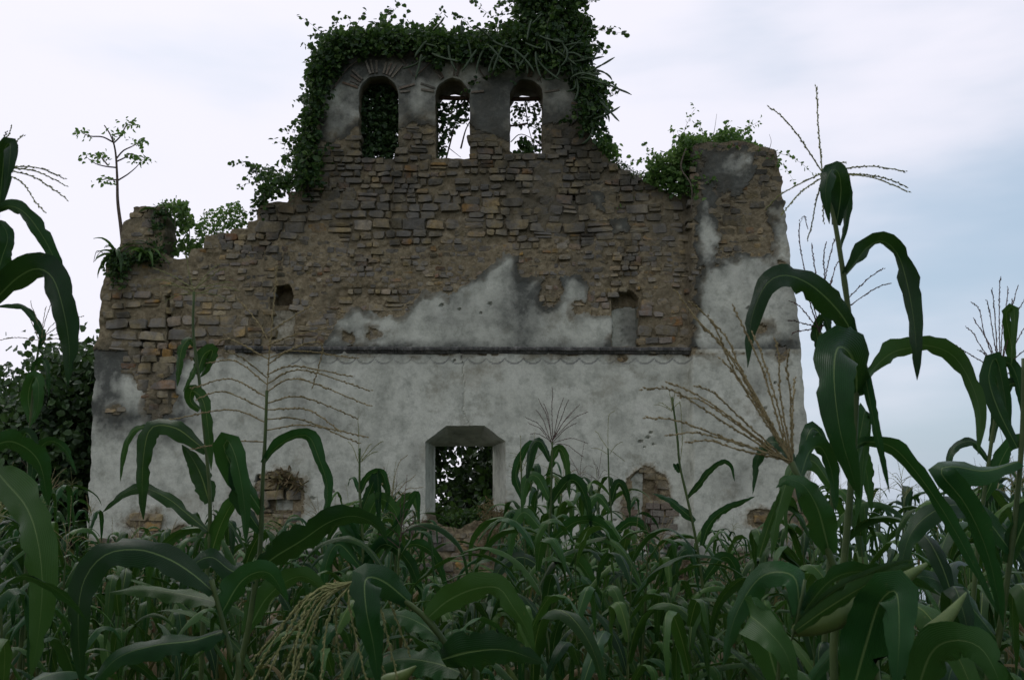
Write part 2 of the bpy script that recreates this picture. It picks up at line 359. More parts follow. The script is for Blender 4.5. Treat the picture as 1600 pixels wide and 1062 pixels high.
# ------------------------------------------------------------------ the ruined church facade
TH = 1.1
OUTLINE = [(134, 975), (140, 800), (146, 650), (152, 545), (158, 500), (163, 440), (168, 408), (190, 394), (191, 346), (206, 340), (208, 323), (232, 321), (253, 326), (254, 362), (249, 391),
           (264, 402), (296, 404), (298, 390), (320, 388), (322, 370), (346, 367), (358, 363), (362, 358), (386, 356), (387, 345), (402, 343), (403, 320), (420, 316), (447, 314), (449, 300), (470, 297), (472, 286), (491, 284),
           (494, 255), (496, 150), (506, 130), (516, 100), (540, 86), (600, 76), (700, 70), (800, 72), (880, 76), (905, 100), (914, 150), (918, 205), (936, 226), (952, 249),
           (976, 262), (1000, 276), (1030, 293), (1060, 306), (1077, 302), (1075, 242), (1086, 229), (1120, 226), (1160, 229), (1194, 235), (1209, 241), (1213, 262), (1216, 290),
           (1222, 340), (1226, 400), (1236, 470), (1243, 540), (1250, 620), (1258, 700), (1268, 800), (1276, 975)]
def arch_poly(x0, x1, top, bot):
    r = (x1 - x0) / 2; cx = (x0 + x1) / 2; cy = top + r
    return [(x0, bot), (x0, cy)] + [(cx - r * math.cos(a), cy - r * math.sin(a)) for a in np.linspace(0, math.pi, 15)[1:-1]] + [(x1, cy), (x1, bot)]
ARCHES = [(561, 623, 120, 247), (681, 734, 124, 247), (797, 848, 125, 240)]
DOOR = [(665, 815), (665, 690), (698, 665), (757, 665), (790, 690), (791, 812), (775, 822), (745, 814), (715, 826), (690, 820)]
GS = 0.025
xs = np.arange(-8.95, 6.75, GS); zs = np.arange(GB - 0.35, 11.6, GS)
XX, ZZ = np.meshgrid(xs, zs, indexing='ij')
PXX, PYY = PX(XX, FY, ZZ)
so_ = sdf(OUTLINE, PXX, PYY) + 5 * fbm(XX, ZZ, 3.5, 3, 3)
sh = np.full(XX.shape, -1e9)
for a in ARCHES: sh = np.maximum(sh, sdf(arch_poly(*a), PXX, PYY) + 1.3 * fbm(XX, ZZ, 6, 2, 5))
sdoor = sdf(DOOR, PXX, PYY) + np.where(PYY > 800, 4, 0.6) * fbm(XX, ZZ, 7, 2, 6)
solid = np.minimum(so_, -np.maximum(sh, sdoor))          # >0 where there is wall (in photo px)
# plaster that still clings to the wall
PLASTER = [
    [(100, 990), (140, 545), (203, 548), (212, 600), (236, 612), (262, 592), (285, 566), (345, 556), (420, 552), (1083, 552), (1290, 545), (1300, 990)],
    [(500, 556), (512, 520), (525, 500), (562, 480), (600, 493), (628, 488), (640, 476), (662, 458), (690, 456), (702, 472), (722, 440), (752, 430), (788, 398), (808, 402), (812, 430), (860, 436), (900, 428), (916, 442), (918, 466), (903, 490), (956, 492), (956, 556)],
    [(1078, 560), (1082, 470), (1090, 420), (1128, 405), (1200, 402), (1232, 430), (1300, 560)],
    [(1095, 240), (1180, 240), (1178, 275), (1160, 300), (1140, 312), (1122, 290), (1100, 285)],
    [(1096, 300), (1112, 330), (1120, 420), (1080, 430), (1085, 340)],
    [(1200, 330), (1230, 330), (1236, 420), (1202, 410)],
    [(500, 150), (512, 108), (560, 88), (900, 88), (912, 150), (908, 192), (852, 200), (845, 185), (800, 222), (740, 205), (735, 190), (690, 205), (640, 190), (620, 215), (560, 195), (520, 225), (500, 215)],
    [(925, 300), (940, 305), (943, 330), (930, 330)], [(952, 345), (975, 345), (985, 365), (955, 368)],
]
HOLES = [  # places where the plaster has fallen off inside those areas (cx, cy, rx, ry)
    (250, 625, 24, 36), (584, 523, 11, 6), (545, 528, 9, 8), (470, 532, 10, 10), (972, 561, 8, 5), (437, 782, 42, 46), (1010, 785, 40, 55), (1240, 800, 22, 40), (1190, 810, 30, 16),
    (905, 480, 14, 12), (960, 534, 10, 12), (1015, 532, 18, 11), (1010, 500, 14, 12), (860, 455, 18, 22), (560, 545, 30, 3), (300, 835, 60, 14), (230, 815, 22, 12), (785, 800, 14, 22), (812, 815, 14, 12),
    (660, 845, 35, 30), (605, 838, 16, 8), (1130, 905, 160, 40), (1225, 905, 60, 40), (910, 872, 40, 12), (1180, 515, 8, 5), (1215, 560, 7, 9), (180, 640, 8, 5)]
m = np.full(XX.shape, -1e9)
for p in PLASTER: m = np.maximum(m, sdf(p, PXX, PYY))
for cx, cy, rx, ry in HOLES:
    d = (np.hypot((PXX - cx) / rx, (PYY - cy) / ry) - 1) * min(rx, ry)
    m = np.minimum(m, d)
rub = sdf([(600, 990), (632, 860), (655, 818), (690, 800), (790, 800), (815, 830), (835, 860), (880, 990)], PXX, PYY)
rub2 = sdf([(100, 990), (100, 850), (250, 838), (420, 862), (620, 880), (620, 990)], PXX, PYY)
m = np.minimum(m, -np.maximum(rub, rub2))
m = m + (9 * fbm(XX, ZZ, 2.2, 4, 9, 0.6) + 6 * fbm(XX, ZZ, 9, 4, 12, .7)) * np.where((PYY > 556) & (PYY < 600) & (PXX > 430) & (PXX < 1070), 0.0, 1.0)
PUP = sstep(1070, 1084, PXX) * (PYY < 545)
m = m + PUP * (16 * fbm(XX, ZZ, 2.6, 5, 150, .65) + 3)
PLA = sstep(-1.2, 1.2, m)
worn = sstep(-5, 20, m + 12 * fbm(XX, ZZ, 3.5, 4, 155, .6))
BEL = sstep(6.6, 7.4, ZZ)
PCOL = PLA * (.42 + .58 * worn) * (1 - np.maximum(.5 * PUP, BEL) * (.28 + .45 * fbm(XX, ZZ, 2.0, 5, 160, .65)))
# relief
def PIERM(x): return sstep(1074, 1082, x)
SM = sstep(.05, .45, fbm(XX, ZZ, 1.3, 4, 120, .6) + .55 * np.exp(-((PYY - 425) / 55) ** 2) + .02 + .25 * PIERM(PXX))
SM = np.maximum(SM, sstep(-26, -6, m + 9 * fbm(XX, ZZ, 4, 3, 125)))
H = -0.036 + 0.062 * SM + 0.02 * fbm(XX, ZZ, 5, 4, 14) + 0.012 * fbm(XX, ZZ, 16, 3, 18)
H = H * (1 - PLA) + PLA * (0.065 + 0.012 * fbm(XX, ZZ, 0.9, 3, 20) + 0.002 * fbm(XX, ZZ, 12, 2, 22))
PIER = sstep(-3, 3, PXX - (1077 + 3 * fbm(XX, ZZ, 2.5, 2, 25)))
H = H + 0.22 * PIER
LP = sstep(-3, 3, (268 + 3 * fbm(XX, ZZ, 2.5, 2, 26)) - PXX) * sstep(430, 440, PYY)
H = H + 0.06 * LP * (1 - PLA)
REC = np.zeros(XX.shape)
NICHE = [([(957, 540), (957, 470), (965, 457), (984, 453), (996, 466), (999, 540)], 0.30), ([(424, 528), (423, 464), (430, 446), (450, 444), (459, 462), (458, 528)], 0.13),
         ([(427, 474), (426, 460), (432, 446), (450, 445), (458, 460), (457, 476)], 0.35), ([(221, 551), (222, 513), (235, 510), (235, 550)], 0.34), ([(262, 545), (260, 465), (266, 462), (268, 545)], 0.25),
         ([(412, 802), (412, 762), (424, 750), (446, 750), (456, 764), (457, 802)], 0.16), ([(984, 832), (985, 748), (996, 735), (1016, 742), (1030, 765), (1032, 832)], 0.10),
         ([(886, 312), (886, 300), (898, 300), (898, 312)], 0.2), ([(400, 752), (402, 742), (424, 744), (424, 756)], 0.3)]
for poly, dep in NICHE:
    s = sdf(poly, PXX, PYY) + 2.2 * fbm(XX, ZZ, 6, 2, 30)
    k = sstep(-1, 1.2, s); REC = np.maximum(REC, k); H = H - dep * k
PLA = np.where((REC > .5) & (PXX > 950) & (PXX < 1005) & (PYY > 478 + 8 * fbm(XX, ZZ, 3, 3, 140)), 1.0, PLA)
PLA = np.where((REC > .5) & (PXX > 428) & (PXX < 456) & (PYY > 756) & (PYY < 797), 1.0, PLA)
PLA = np.where((REC > .5) & (PXX > 415) & (PXX < 465) & (PYY > 482) & (PYY < 530), .45, PLA)
PITS = [(1000, 690, 4), (1012, 683, 3), (1016, 676, 3), (1006, 698, 2.5), (1020, 694, 3), (975, 563, 5), (710, 563, 3), (960, 812, 3), (1115, 812, 6), (1190, 640, 4), (1165, 485, 4), (1205, 600, 3), (490, 778, 4), (520, 768, 3), (300, 690, 3),
        (718, 484, 3), (766, 476, 4), (690, 478, 4), (752, 490, 3)]
DK = np.zeros(XX.shape)
for cx, cy, r in PITS:
    k = 1 - sstep(r * 0.5, r * 1.1, np.hypot(PXX - cx, (PYY - cy) * 1.3) + 2 * fbm(XX, ZZ, 12, 2, 33)); H = H - 0.05 * k; DK = np.maximum(DK, k * 0.6)
# the crack above the doorway
cxk = 724 + np.interp(PYY, [552, 585, 610, 640, 665], [-3, 0, 2, -1, 10]) + 3 * fbm(PYY * 0.05, PYY * 0 + 1, 2.0, 3, 36)
crack = (1 - sstep(0.4, 1.1, np.abs(PXX - cxk))) * (PYY > 556) * (PYY < 666); H = H - 0.02 * crack
# engraved scalloped line under the cornice
scal = 564 - 5.5 * (1 - np.abs(np.sin((PXX - 470) / 29.0 * math.pi)) ** 0.6 * 2) * 0.9
LINE = (1 - sstep(0.7, 1.7, np.abs(PYY - scal))) * (PXX > 455) * (PXX < 1078) * (0.45 + 0.55 * sstep(-0.35, 0.1, fbm(XX, ZZ, 1.5, 3, 44))) * PLA
H = H - 0.008 * LINE
# black mould and damp
streak = fbm(XX * 5.0, ZZ * 0.35, 1.0, 4, 50)
big = fbm(XX, ZZ, 0.55, 5, 55, 0.6); mid = fbm(XX, ZZ, 1.6, 4, 60)
ST = 0.17 + 0.55 * big + 0.5 * mid
upper = (PYY < 548)
ST = ST + np.where(upper, 0.30, 0.0) + 0.45 * upper * sstep(522, 548, PYY) + 0.4 * upper * np.exp(-((PXX - 815) / 14) ** 2) * (PXX < 1070)
ST = ST + 0.35 * upper * (1 - sstep(2, 16, m)) * PLA
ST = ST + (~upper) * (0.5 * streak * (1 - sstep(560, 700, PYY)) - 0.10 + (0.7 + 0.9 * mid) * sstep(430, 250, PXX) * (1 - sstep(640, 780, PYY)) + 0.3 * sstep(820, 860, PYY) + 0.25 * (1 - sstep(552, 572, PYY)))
ST = ST + 0.42 * sstep(6.3, 7.6, ZZ) * (1 + .6 * mid + .5 * streak)
H = H + PLA * sstep(6.3, 7.6, ZZ) * (0.02 * fbm(XX, ZZ, 4, 4, 130, .65) - .01)
ST = ST - 0.12 * PIER * upper + 0.35 * np.exp(-((PXX - 1076) / 9) ** 2) * upper
ST = np.maximum(ST - 0.4 * REC * (PYY > 470), DK)
ST = np.where(PLA < 0.5, 0.6 * ST, ST)
ST = np.clip(ST + crack * 0.35, 0, 1)

inside = solid > 0
nzz = len(zs)
idx = np.arange(XX.size).reshape(XX.shape)
fm = inside[:-1, :-1] & inside[1:, :-1] & inside[1:, 1:] & inside[:-1, 1:]
q = np.stack([idx[:-1, :-1], idx[1:, :-1], idx[1:, 1:], idx[:-1, 1:]], -1)[fm]
# pull the rim onto the outline
gxs, gzs = np.gradient(solid, GS); gn = np.hypot(gxs, gzs) + 1e-9
dist = np.clip(solid / gn, 0, GS * 1.1)
cnt = np.zeros(XX.size, int); np.add.at(cnt, q.ravel(), 1)
rim = ((cnt > 0) & (cnt < 4)).reshape(XX.shape)
VX = np.where(rim, XX - gxs / gn * dist, XX); VZ = np.where(rim, ZZ - gzs / gn * dist, ZZ)
used = np.unique(q); remap = -np.ones(XX.size, int); remap[used] = np.arange(len(used))
V = np.stack([VX, FY - H, VZ], -1).reshape(-1, 3)[used]
F = remap[q]
att = {'plaster': np.clip(np.where(REC > .5, PLA, PCOL), 0, 1).ravel()[used], 'stain': ST.ravel()[used], 'line': LINE.ravel()[used]}
e = np.concatenate([F[:, [0, 1]], F[:, [1, 2]], F[:, [2, 3]], F[:, [3, 0]]]); ek = np.sort(e, 1)
_, first, c_ = np.unique(ek[:, 0].astype(np.int64) * 10000000 + ek[:, 1], return_index=True, return_counts=True)
be = e[first[c_ == 1]]
bv = np.unique(be); bm_ = -np.ones(len(V), int); bm_[bv] = np.arange(len(bv))
P0 = V[bv].copy(); bpx, bpy_ = PX(P0[:, 0], FY, P0[:, 2])
P1 = P0.copy(); P1[:, 1] = FY + np.where(P0[:, 2] > 6.2, 0.85, TH)
isd = (bpx > 655) & (bpx < 800) & (bpy_ > 655) & (bpy_ < 840)
rx = np.interp(bpx, [665, 790], [680, 770])
rearL = W(rx, np.where(bpy_ < 697, 697.0, bpy_), FY + TH)
P1[isd, 0] = rearL[isd, 0]; P1[isd, 2] = np.where(bpy_[isd] < 697, rearL[isd, 2], P0[isd, 2])
SEG = 5; nb = len(bv); base = len(V)
allV = [V]; pa = att['plaster'][bv]; 
aP, aS, aL = [att['plaster']], [att['stain']], [att['line']]
for k in range(1, SEG + 1):
    t = k / SEG; Pk = P0 * (1 - t) + P1 * t
    if k < SEG: Pk = Pk + np.where(isd, 0.006, 0.03)[:, None] * np.stack([fbm(P0[:, 2] * 4 + k, P0[:, 0] * 4, 1, 2, 70), 0 * pa, fbm(P0[:, 2] * 4, P0[:, 0] * 4 + k, 1, 2, 72)], 1)
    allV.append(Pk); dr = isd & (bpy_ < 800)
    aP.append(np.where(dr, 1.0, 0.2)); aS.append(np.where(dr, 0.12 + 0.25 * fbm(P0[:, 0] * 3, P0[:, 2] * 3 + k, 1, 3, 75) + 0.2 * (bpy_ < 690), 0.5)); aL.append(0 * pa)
def ring(k, i): return i if k == 0 else base + (k - 1) * nb + bm_[i]
sk = []
for k in range(SEG):
    a0 = be[:, 0] if k == 0 else base + (k - 1) * nb + bm_[be[:, 0]]; b0 = be[:, 1] if k == 0 else base + (k - 1) * nb + bm_[be[:, 1]]
    a1 = base + k * nb + bm_[be[:, 0]]; b1 = base + k * nb + bm_[be[:, 1]]
    sk.append(np.stack([b0, a0, a1, b1], 1))
# rough rear face
cs = 4; ins2 = (solid[::cs, ::cs] > 5); X2 = XX[::cs, ::cs]; Z2 = ZZ[::cs, ::cs]; id2 = np.arange(X2.size).reshape(X2.shape)
dd = (PXX[::cs, ::cs] > 640) & (PXX[::cs, ::cs] < 815) & (PYY[::cs, ::cs] > 640) & (PYY[::cs, ::cs] < 835); ins2 &= ~dd
f2 = ins2[:-1, :-1] & ins2[1:, :-1] & ins2[1:, 1:] & ins2[:-1, 1:]
b2 = sum(len(v) for v in allV); q2 = np.stack([id2[:-1, :-1], id2[:-1, 1:], id2[1:, 1:], id2[1:, :-1]], -1)[f2]
u2 = np.unique(q2); r2 = np.zeros(X2.size, int); r2[u2] = np.arange(len(u2))
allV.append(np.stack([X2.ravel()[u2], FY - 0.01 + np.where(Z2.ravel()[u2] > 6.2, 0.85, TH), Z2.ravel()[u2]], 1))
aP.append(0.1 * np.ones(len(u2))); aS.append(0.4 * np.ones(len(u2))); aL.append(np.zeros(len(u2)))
FF = np.concatenate([F] + sk + [b2 + r2[q2]])
wall_me = mesh('wall', np.concatenate(allV), FF, MAT['wall'], attrs={'plaster': np.concatenate(aP), 'stain': np.concatenate(aS), 'line': np.concatenate(aL)})
facade = thing('church_facade', 'ruined stone church front with three bell arches and peeling grey plaster', 'ruin', (0, FY, GB))
FO = np.array([0, FY, GB])
wo = obj('wall', wall_me, facade, (0, -FY, -GB))

# rubble stones
protos = []
for i in range(26):
    k = 10; th = np.linspace(0, 2 * math.pi, k, endpoint=False) + rng.uniform(-.12, .12, k)
    e_ = rng.uniform(0.22, 0.5)
    ring_ = np.stack([np.sign(np.cos(th)) * np.abs(np.cos(th)) ** e_, np.sign(np.sin(th)) * np.abs(np.sin(th)) ** e_], 1) * 0.5 * rng.uniform(.82, 1.08, (k, 1))
    tilt = rng.uniform(-.045, .045, 2); Vp = []
    for (y, s) in ((0.30, 0.96), (0.012, 1.0), (-0.010, rng.uniform(.88, .96))):
        r_ = ring_ * s; yy = y + (0 if y > .1 else 1) * (r_ @ tilt) + rng.uniform(-.006, .006, k)
        Vp += [(a, b, c) for a, b, c in zip(r_[:, 0], yy, r_[:, 1])]
    Vp.append((rng.uniform(-.12, .12), -0.016 + rng.uniform(-.010, .012), rng.uniform(-.12, .12)))
    Fp = [(a * k + j, a * k + (j + 1) % k, (a + 1) * k + (j + 1) % k, (a + 1) * k + j) for a in range(2) for j in range(k)] + [(2 * k + j, 2 * k + (j + 1) % k, 3 * k) for j in range(k)]
    protos.append(mesh('stone', Vp, Fp, MAT['stone']))
def look(A, x, z):
    i = int(round((x - xs[0]) / GS)); j = int(round((z - zs[0]) / GS))
    return A[min(max(i, 0), A.shape[0] - 1), min(max(j, 0), A.shape[1] - 1)]
stones = []
z = GB - 0.1; row = 0
def try_stone(x, zc, w_, h_):
    px, py = PX(x, FY, zc)
    s0 = look(solid, x, zc)
    if s0 < 3: return
    if min(look(solid, x + sx * w_ * .38, zc + sz * h_ * .36) for sx in (-1, 1) for sz in (-1, 1)) < -3: return
    if look(REC, x, zc) > .4 and not (405 < px < 428 and py > 700): return
    ms_ = [look(PLA, x + sx * w_ * .4, zc + sz * h_ * .4) for sx in (-1, 0, 1) for sz in (-1, 0, 1)]
    if np.mean(ms_) > 0.72: return
    stones.append((x, zc, w_, h_, float(np.mean(ms_)), s0))
while z < 11.4:
    _, pyr = PX(0, FY, z)
    hr = rng.uniform(0.12, 0.235)
    if 375 < pyr < 470: hr = rng.uniform(0.085, 0.15)
    x = -8.9 + rng.uniform(0, .3)
    while x < 6.7:
        px, py = PX(x, FY, z)
        coarse = 1.0
        w_ = hr * rng.uniform(1.0, 2.5) * (0.9 if 375 < py < 470 else 1.0)
        zc = z + hr / 2 + 0.05 * math.sin(x * 0.9 + row * 0.6) + 0.025 * math.sin(x * 2.7 + row)
        rot = 0
        u = rng.random()
        if u < 0.12 and hr > .16:
            s = rng.uniform(.4, .6)
            try_stone(x + w_ / 2, zc - hr * (1 - s) / 2, w_ - .02, hr * s - .02); try_stone(x + w_ / 2, zc + hr * s / 2, w_ - .02, hr * (1 - s) - .02)
        elif u < 0.185:
            pass                                             # a lost stone leaves a dark gap
        else:
            try_stone(x + w_ / 2, zc, w_ - rng.uniform(.0, .03), hr - rng.uniform(-.01, .03))
        x += w_
    z += hr; row += 1
stones.sort(key=lambda s: -s[2] * s[3] * (1 - 0.8 * s[4]))
rest = MB()
for i, (x, zc, w_, h_, pm, s0) in enumerate(stones):
    pier = 0.22 * look(PIER, x, zc) + 0.06 * look(LP, x, zc)
    bulge = rng.uniform(0.002, 0.036)
    if rng.random() < .12: bulge += rng.uniform(.02, .05) * (pm < .1)
    y = FY - pier - bulge; ang = rng.normal(0, 0.05)
    pr = protos[rng.integers(len(protos))]; fl = -1 if rng.random() < .5 else 1
    if i < 300:
        o = obj('stone', pr, facade, (x, y - FY, zc - GB)); o.scale = (w_ * fl, 1, h_); o.rotation_euler = (0, ang, 0)
    else:
        v = np.array([q_.co[:] for q_ in pr.vertices]) * [w_ * fl, 1, h_]
        c_, s_ = math.cos(ang), math.sin(ang)
        v = np.stack([v[:, 0] * c_ + v[:, 2] * s_, v[:, 1], -v[:, 0] * s_ + v[:, 2] * c_], 1) + [x, y - FY, zc - GB]
        rest.add(v, [tuple(p.vertices) for p in pr.polygons])
if rest.n: tag(obj('small_stones', rest.mesh('small_stones', MAT['stone']), facade), kind='stuff')

# thin bricks set on edge round the bell arches
bx = [(-.5, -.5, -.5), (.5, -.42, -.5), (.5, -.42, .5), (-.5, -.5, .5), (-.5, .5, -.5), (.5, .5, -.5), (.5, .5, .5), (-.5, .5, .5)]
bf = [(0, 1, 2, 3), (5, 4, 7, 6), (4, 0, 3, 7), (1, 5, 6, 2), (3, 2, 6, 7), (4, 5, 1, 0)]
brick_me = mesh('voussoir', bx, bf, MAT['brick'])
for (x0, x1, top, bot) in ARCHES:
    r = (x1 - x0) / 2; cx, cy = (x0 + x1) / 2, top + r
    for a in np.arange(8, 173, 8.5):
        if rng.random() < (0.3 if x0 < 600 else .5 if x0 < 700 else .75): continue
        ln = rng.uniform(15, 26); a_ = rad(a + rng.uniform(-1.5, 1.5)); rr = r + 3 + ln / 2
        p = W(cx + rr * math.cos(a_), cy - rr * math.sin(a_), FY)
        o = obj('voussoir', brick_me, facade, (p[0], -0.038 - rng.uniform(0, .022), p[2] - GB))
        o.scale = (ln / 74, 0.10, 0.042); o.rotation_euler = (0, -a_, 0)
# exposed bricks in the broken lower right recess and beside the upper niche
for (bx0, by0, nx_, nz_) in ((1020, 790, 2, 4), (985, 800, 1, 3), (1018, 532, 2, 1)):
    for i in range(nx_):
        for j in range(nz_):
            p = W(bx0 + i * 22 + (j % 2) * 6 + rng.uniform(-2, 2), by0 + j * 11, FY)
            o = obj('brick', brick_me, facade, (p[0], rng.uniform(-.03, .01), p[2] - GB)); o.scale = (0.26, 0.16, 0.115); o.rotation_euler = (0, rng.normal(0, .04), 0)

# cornice and plinth mouldings
def moulding(name, x0, x1, y0, y1, prof, broken, seed):
    n = max(int((x1 - x0) / 2.5), 4); pxs = np.linspace(x0, x1, n)
    mid_ = W(pxs, np.interp(pxs, [x0, x1], [y0, y1]), FY)
    g = fbm(pxs * 0.05, pxs * 0, 1, 3, seed); g2 = fbm(pxs * 0.35, pxs * 0, 1, 3, seed + 5)
    k = len(prof); Vv = []
    for i in range(n):
        chip = np.clip(1 + 0.25 * g2[i] - broken * max(0, g[i] + 0.1) * 2, .15, 1.15)
        for (dy, dz) in prof: Vv.append((mid_[i, 0], -dy * chip - (0.0), mid_[i, 2] - GB + dz + 0.012 * g[i]))
    Ff = [(i * k + j, i * k + (j + 1) % k, (i + 1) * k + (j + 1) % k, (i + 1) * k + j) for i in range(n - 1) for j in range(k)] + [tuple(range(k))[::-1], tuple((n - 1) * k + j for j in range(k))]
    return obj(name, mesh(name, Vv, Ff, MAT['ledge']), facade)
PROF = [(-.1, -.07), (.10, -.065), (.135, -.02), (.19, 0.0), (.195, .045), (.15, .07), (-.1, .09)]
moulding('string_course', 462, 1083, 548, 549, PROF, 0.25, 80)
moulding('string_course', 352, 462, 546, 548, PROF, 1.2, 83)
PR2 = [(-.1, -.06), (.12, -.055), (.16, -.01), (.155, .04), (.08, .075), (-.1, .08)]
moulding('plinth_moulding', 455, 632, 866, 866, PR2, 0.7, 86)
moulding('plinth_moulding', 1035, 1268, 852, 850, PR2, 0.6, 88)
moulding('plinth_moulding', 190, 330, 858, 862, PR2, 1.2, 90)
# worn timber beams across two of the bell openings
for (x0, x1, y0, y1, yy) in ((676, 740, 152, 154, FY + .6), (792, 853, 155, 154, FY + .6), (796, 824, 197, 193, FY + .45)):
    a = W(x0, y0, yy); b = W(x1, y1, yy)
    v, f_, _ = tube(catmull([a, (a + b) / 2 + [0, 0, -.01], b], 8), 0.05 if y0 < 170 else .022, 7)
    obj('beam', mesh('beam', v - FO, f_, MAT['wood'], smooth=True), facade)

# ------------------------------------------------------------------ leaves and climbing plants
def leaf_cloud(C, S, up=0.5, out=(0, -1, 0), spread=1.0, slim=1.0, droop=0.0):
    """many small folded leaves at the points C"""
    n = len(C); S = np.broadcast_to(S, (n,))
    nn = rng.normal(0, spread, (n, 3)) + np.array(out) * 0.6 + np.array([0, 0, up]); nn /= np.linalg.norm(nn, axis=1, keepdims=True)
    d = rng.normal(0, 1, (n, 3)) + np.array([0, 0, -droop]); d -= nn * (d * nn).sum(1, keepdims=True); d /= np.linalg.norm(d, axis=1, keepdims=True)
    s = np.cross(nn, d)
    T = np.array([(0, 0, 0), (.42, .28, .12), (.36, .68, .12), (0, 1, -.08), (-.36, .68, .12), (-.42, .28, .12)]) * [slim, 1, 1]
    V = C[:, None] + S[:, None, None] * (T[None, :, :1] * s[:, None] + T[None, :, 1:2] * d[:, None] + T[None, :, 2:] * nn[:, None])
    i = np.arange(n)[:, None] * 6
    F = np.concatenate([i + [0, 1, 2, 3], i + [0, 3, 4, 5]])
    return V.reshape(-1, 3), F
def poly_points(poly, n, y0, y1, clump=0.0, seed=0, edge=4.0):
    P = np.array(poly, float); lo = P.min(0) - 6; hi = P.max(0) + 6; res = []; tot = 0
    for _ in range(60):
        c = rng.uniform(lo, hi, (n * 2, 2)); yy = rng.uniform(y0, y1, n * 2)
        d = sdf(P, c[:, 0], c[:, 1]) + edge * 2 * fbm(c[:, 0] * .06, c[:, 1] * .06, 1, 3, 200 + seed)
        keep = sstep(-edge * 1.5, edge * 2.0, d) > rng.random(len(c))
        if clump: keep &= fbm(c[:, 0] * .05 + yy * 2, c[:, 1] * .05, 1, 3, 210 + seed) > rng.uniform(-1, 1, len(c)) * .5 + clump - .5
        c = c[keep]; yy = yy[keep]; res.append(W(c[:, 0], c[:, 1], yy)); tot += len(c)
        if tot >= n: break
    return np.concatenate(res)[:n]
def foliage(parent, C, S, mat, off, name='foliage', **k):
    v, f_ = leaf_cloud(C, S, **k)
    return tag(obj(name, mesh(name, v - np.array(off), f_, mat), parent), kind='stuff')
def stem(parent, pts, r0, r1, mat, off, name='stem', k=5, n=None):
    P = catmull(pts, n or max(6, len(pts) * 5)); v, f_, _ = tube(P, np.linspace(r0, r1, len(P)), k)
    return obj(name, mesh(name, v - np.array(off), f_, mat, smooth=True), parent)
def vine(label, poly, n, y0, y1, size, mat, stems=(), clump=0.0, seed=0, name='climbing_vine', cat='vine', base=None, group=None, edge=4.0, sprigs=0, **k):
    cx, cy = np.mean(poly, 0) if base is None else base
    b = W(cx, cy, (y0 + y1) / 2)
    t = thing(name, label, cat, tuple(b), group)
    C = poly_points(poly, n, y0, y1, clump, seed, edge)
    if sprigs:
        D = sdf(np.array(poly, float), *PX(C[:, 0], C[:, 1], C[:, 2])); rimp = C[np.argsort(np.abs(D))[:max(60, n // 12)]]
        ex_ = []
        for _ in range(sprigs):
            p = rimp[rng.integers(len(rimp))].copy(); cc = np.array([*np.mean(C, 0)]); d = (p - cc) * [1, .3, 1]; d /= np.linalg.norm(d) + 1e-9
            d = d + rng.normal(0, .5, 3) * [1, .6, 1] + [0, 0, .35]
            q_ = [p.copy()]
            for j in range(rng.integers(5, 12)):
                p = p + d * .045; d = d + rng.normal(0, .18, 3) + [0, 0, -.1]; q_.append(p.copy()); ex_.append(p + rng.normal(0, .035, 3)); ex_.append(p + rng.normal(0, .035, 3))
            stem(t, q_, .006, .002, MAT['vine_stem'], b, k=3, n=8)
        C = np.concatenate([C, np.array(ex_)])
    foliage(t, C, rng.uniform(.5, 1.35, len(C)) * size, MAT[mat], b, **k)
    for s in stems:
        pts = [W(x, y, yy) for (x, y, yy) in s[0]]
        stem(t, pts, s[1], s[2] if len(s) > 2 else s[1] * .5, MAT['vine_stem'], b)
    return t

vine('dark ivy mass crowning the left half of the belfry and hanging down its left edge',
     [(470, 240), (474, 190), (478, 150), (488, 112), (500, 64), (518, 55), (560, 50), (600, 40), (640, 47), (690, 48), (722, 62), (722, 84), (690, 104), (650, 84), (600, 78), (556, 88), (528, 112), (508, 150), (494, 200), (490, 285), (472, 290)],
     9500, FY - .45, FY + .75, .105, 'ivy', seed=1, clump=-.1, edge=6, sprigs=70,
     stems=[([(560, 90, FY - .1), (590, 70, FY - .15), (625, 90, FY - .12), (645, 118, FY - .1)], .022), ([(520, 140, FY - .1), (545, 105, FY - .12), (575, 88, FY - .1)], .02),
            ([(648, 120, FY - .1), (665, 105, FY - .12), (690, 80, FY - .1)], .02), ([(488, 300, FY - .1), (490, 240, FY - .12), (484, 150, FY - .1), (500, 90, FY)], .02), ([(482, 300, FY - .1), (479, 230, FY - .12), (474, 160, FY - .1)], .014)])
vine('dense ivy mass on the right half of the belfry spilling over its right edge',
     [(716, 56), (760, 46), (800, 40), (870, 42), (916, 50), (926, 108), (942, 140), (946, 182), (934, 214), (912, 205), (900, 160), (884, 118), (850, 104), (800, 100), (776, 118), (762, 100), (716, 92)],
     9000, FY - .5, FY + .8, .105, 'ivy', seed=2, clump=.0, edge=6, sprigs=45,
     stems=[([(752, 60, FY - .2), (745, 95, FY - .15), (762, 122, FY - .1), (790, 90, FY - .14)], .02), ([(840, 60, FY - .3), (838, 100, FY - .25), (846, 130, FY - .2)], .018)])
vine('tall leafy bush rising from the right end of the belfry top', [(800, 46), (806, 8), (800, -30), (818, -60), (860, -70), (900, -50), (912, -20), (908, 10), (918, 50), (860, 60)], 6500, FY - .3, FY + .9, .095, 'ivy', seed=3, clump=-.05, edge=6, sprigs=50, name='shrub', cat='shrub', base=(860, 60),
     stems=[([(858, 66, FY + .2), (856, 20, FY + .2), (852, -40, FY + .25)], .03), ([(868, 66, FY + .2), (884, 20, FY + .2), (893, -30, FY + .2)], .025)])
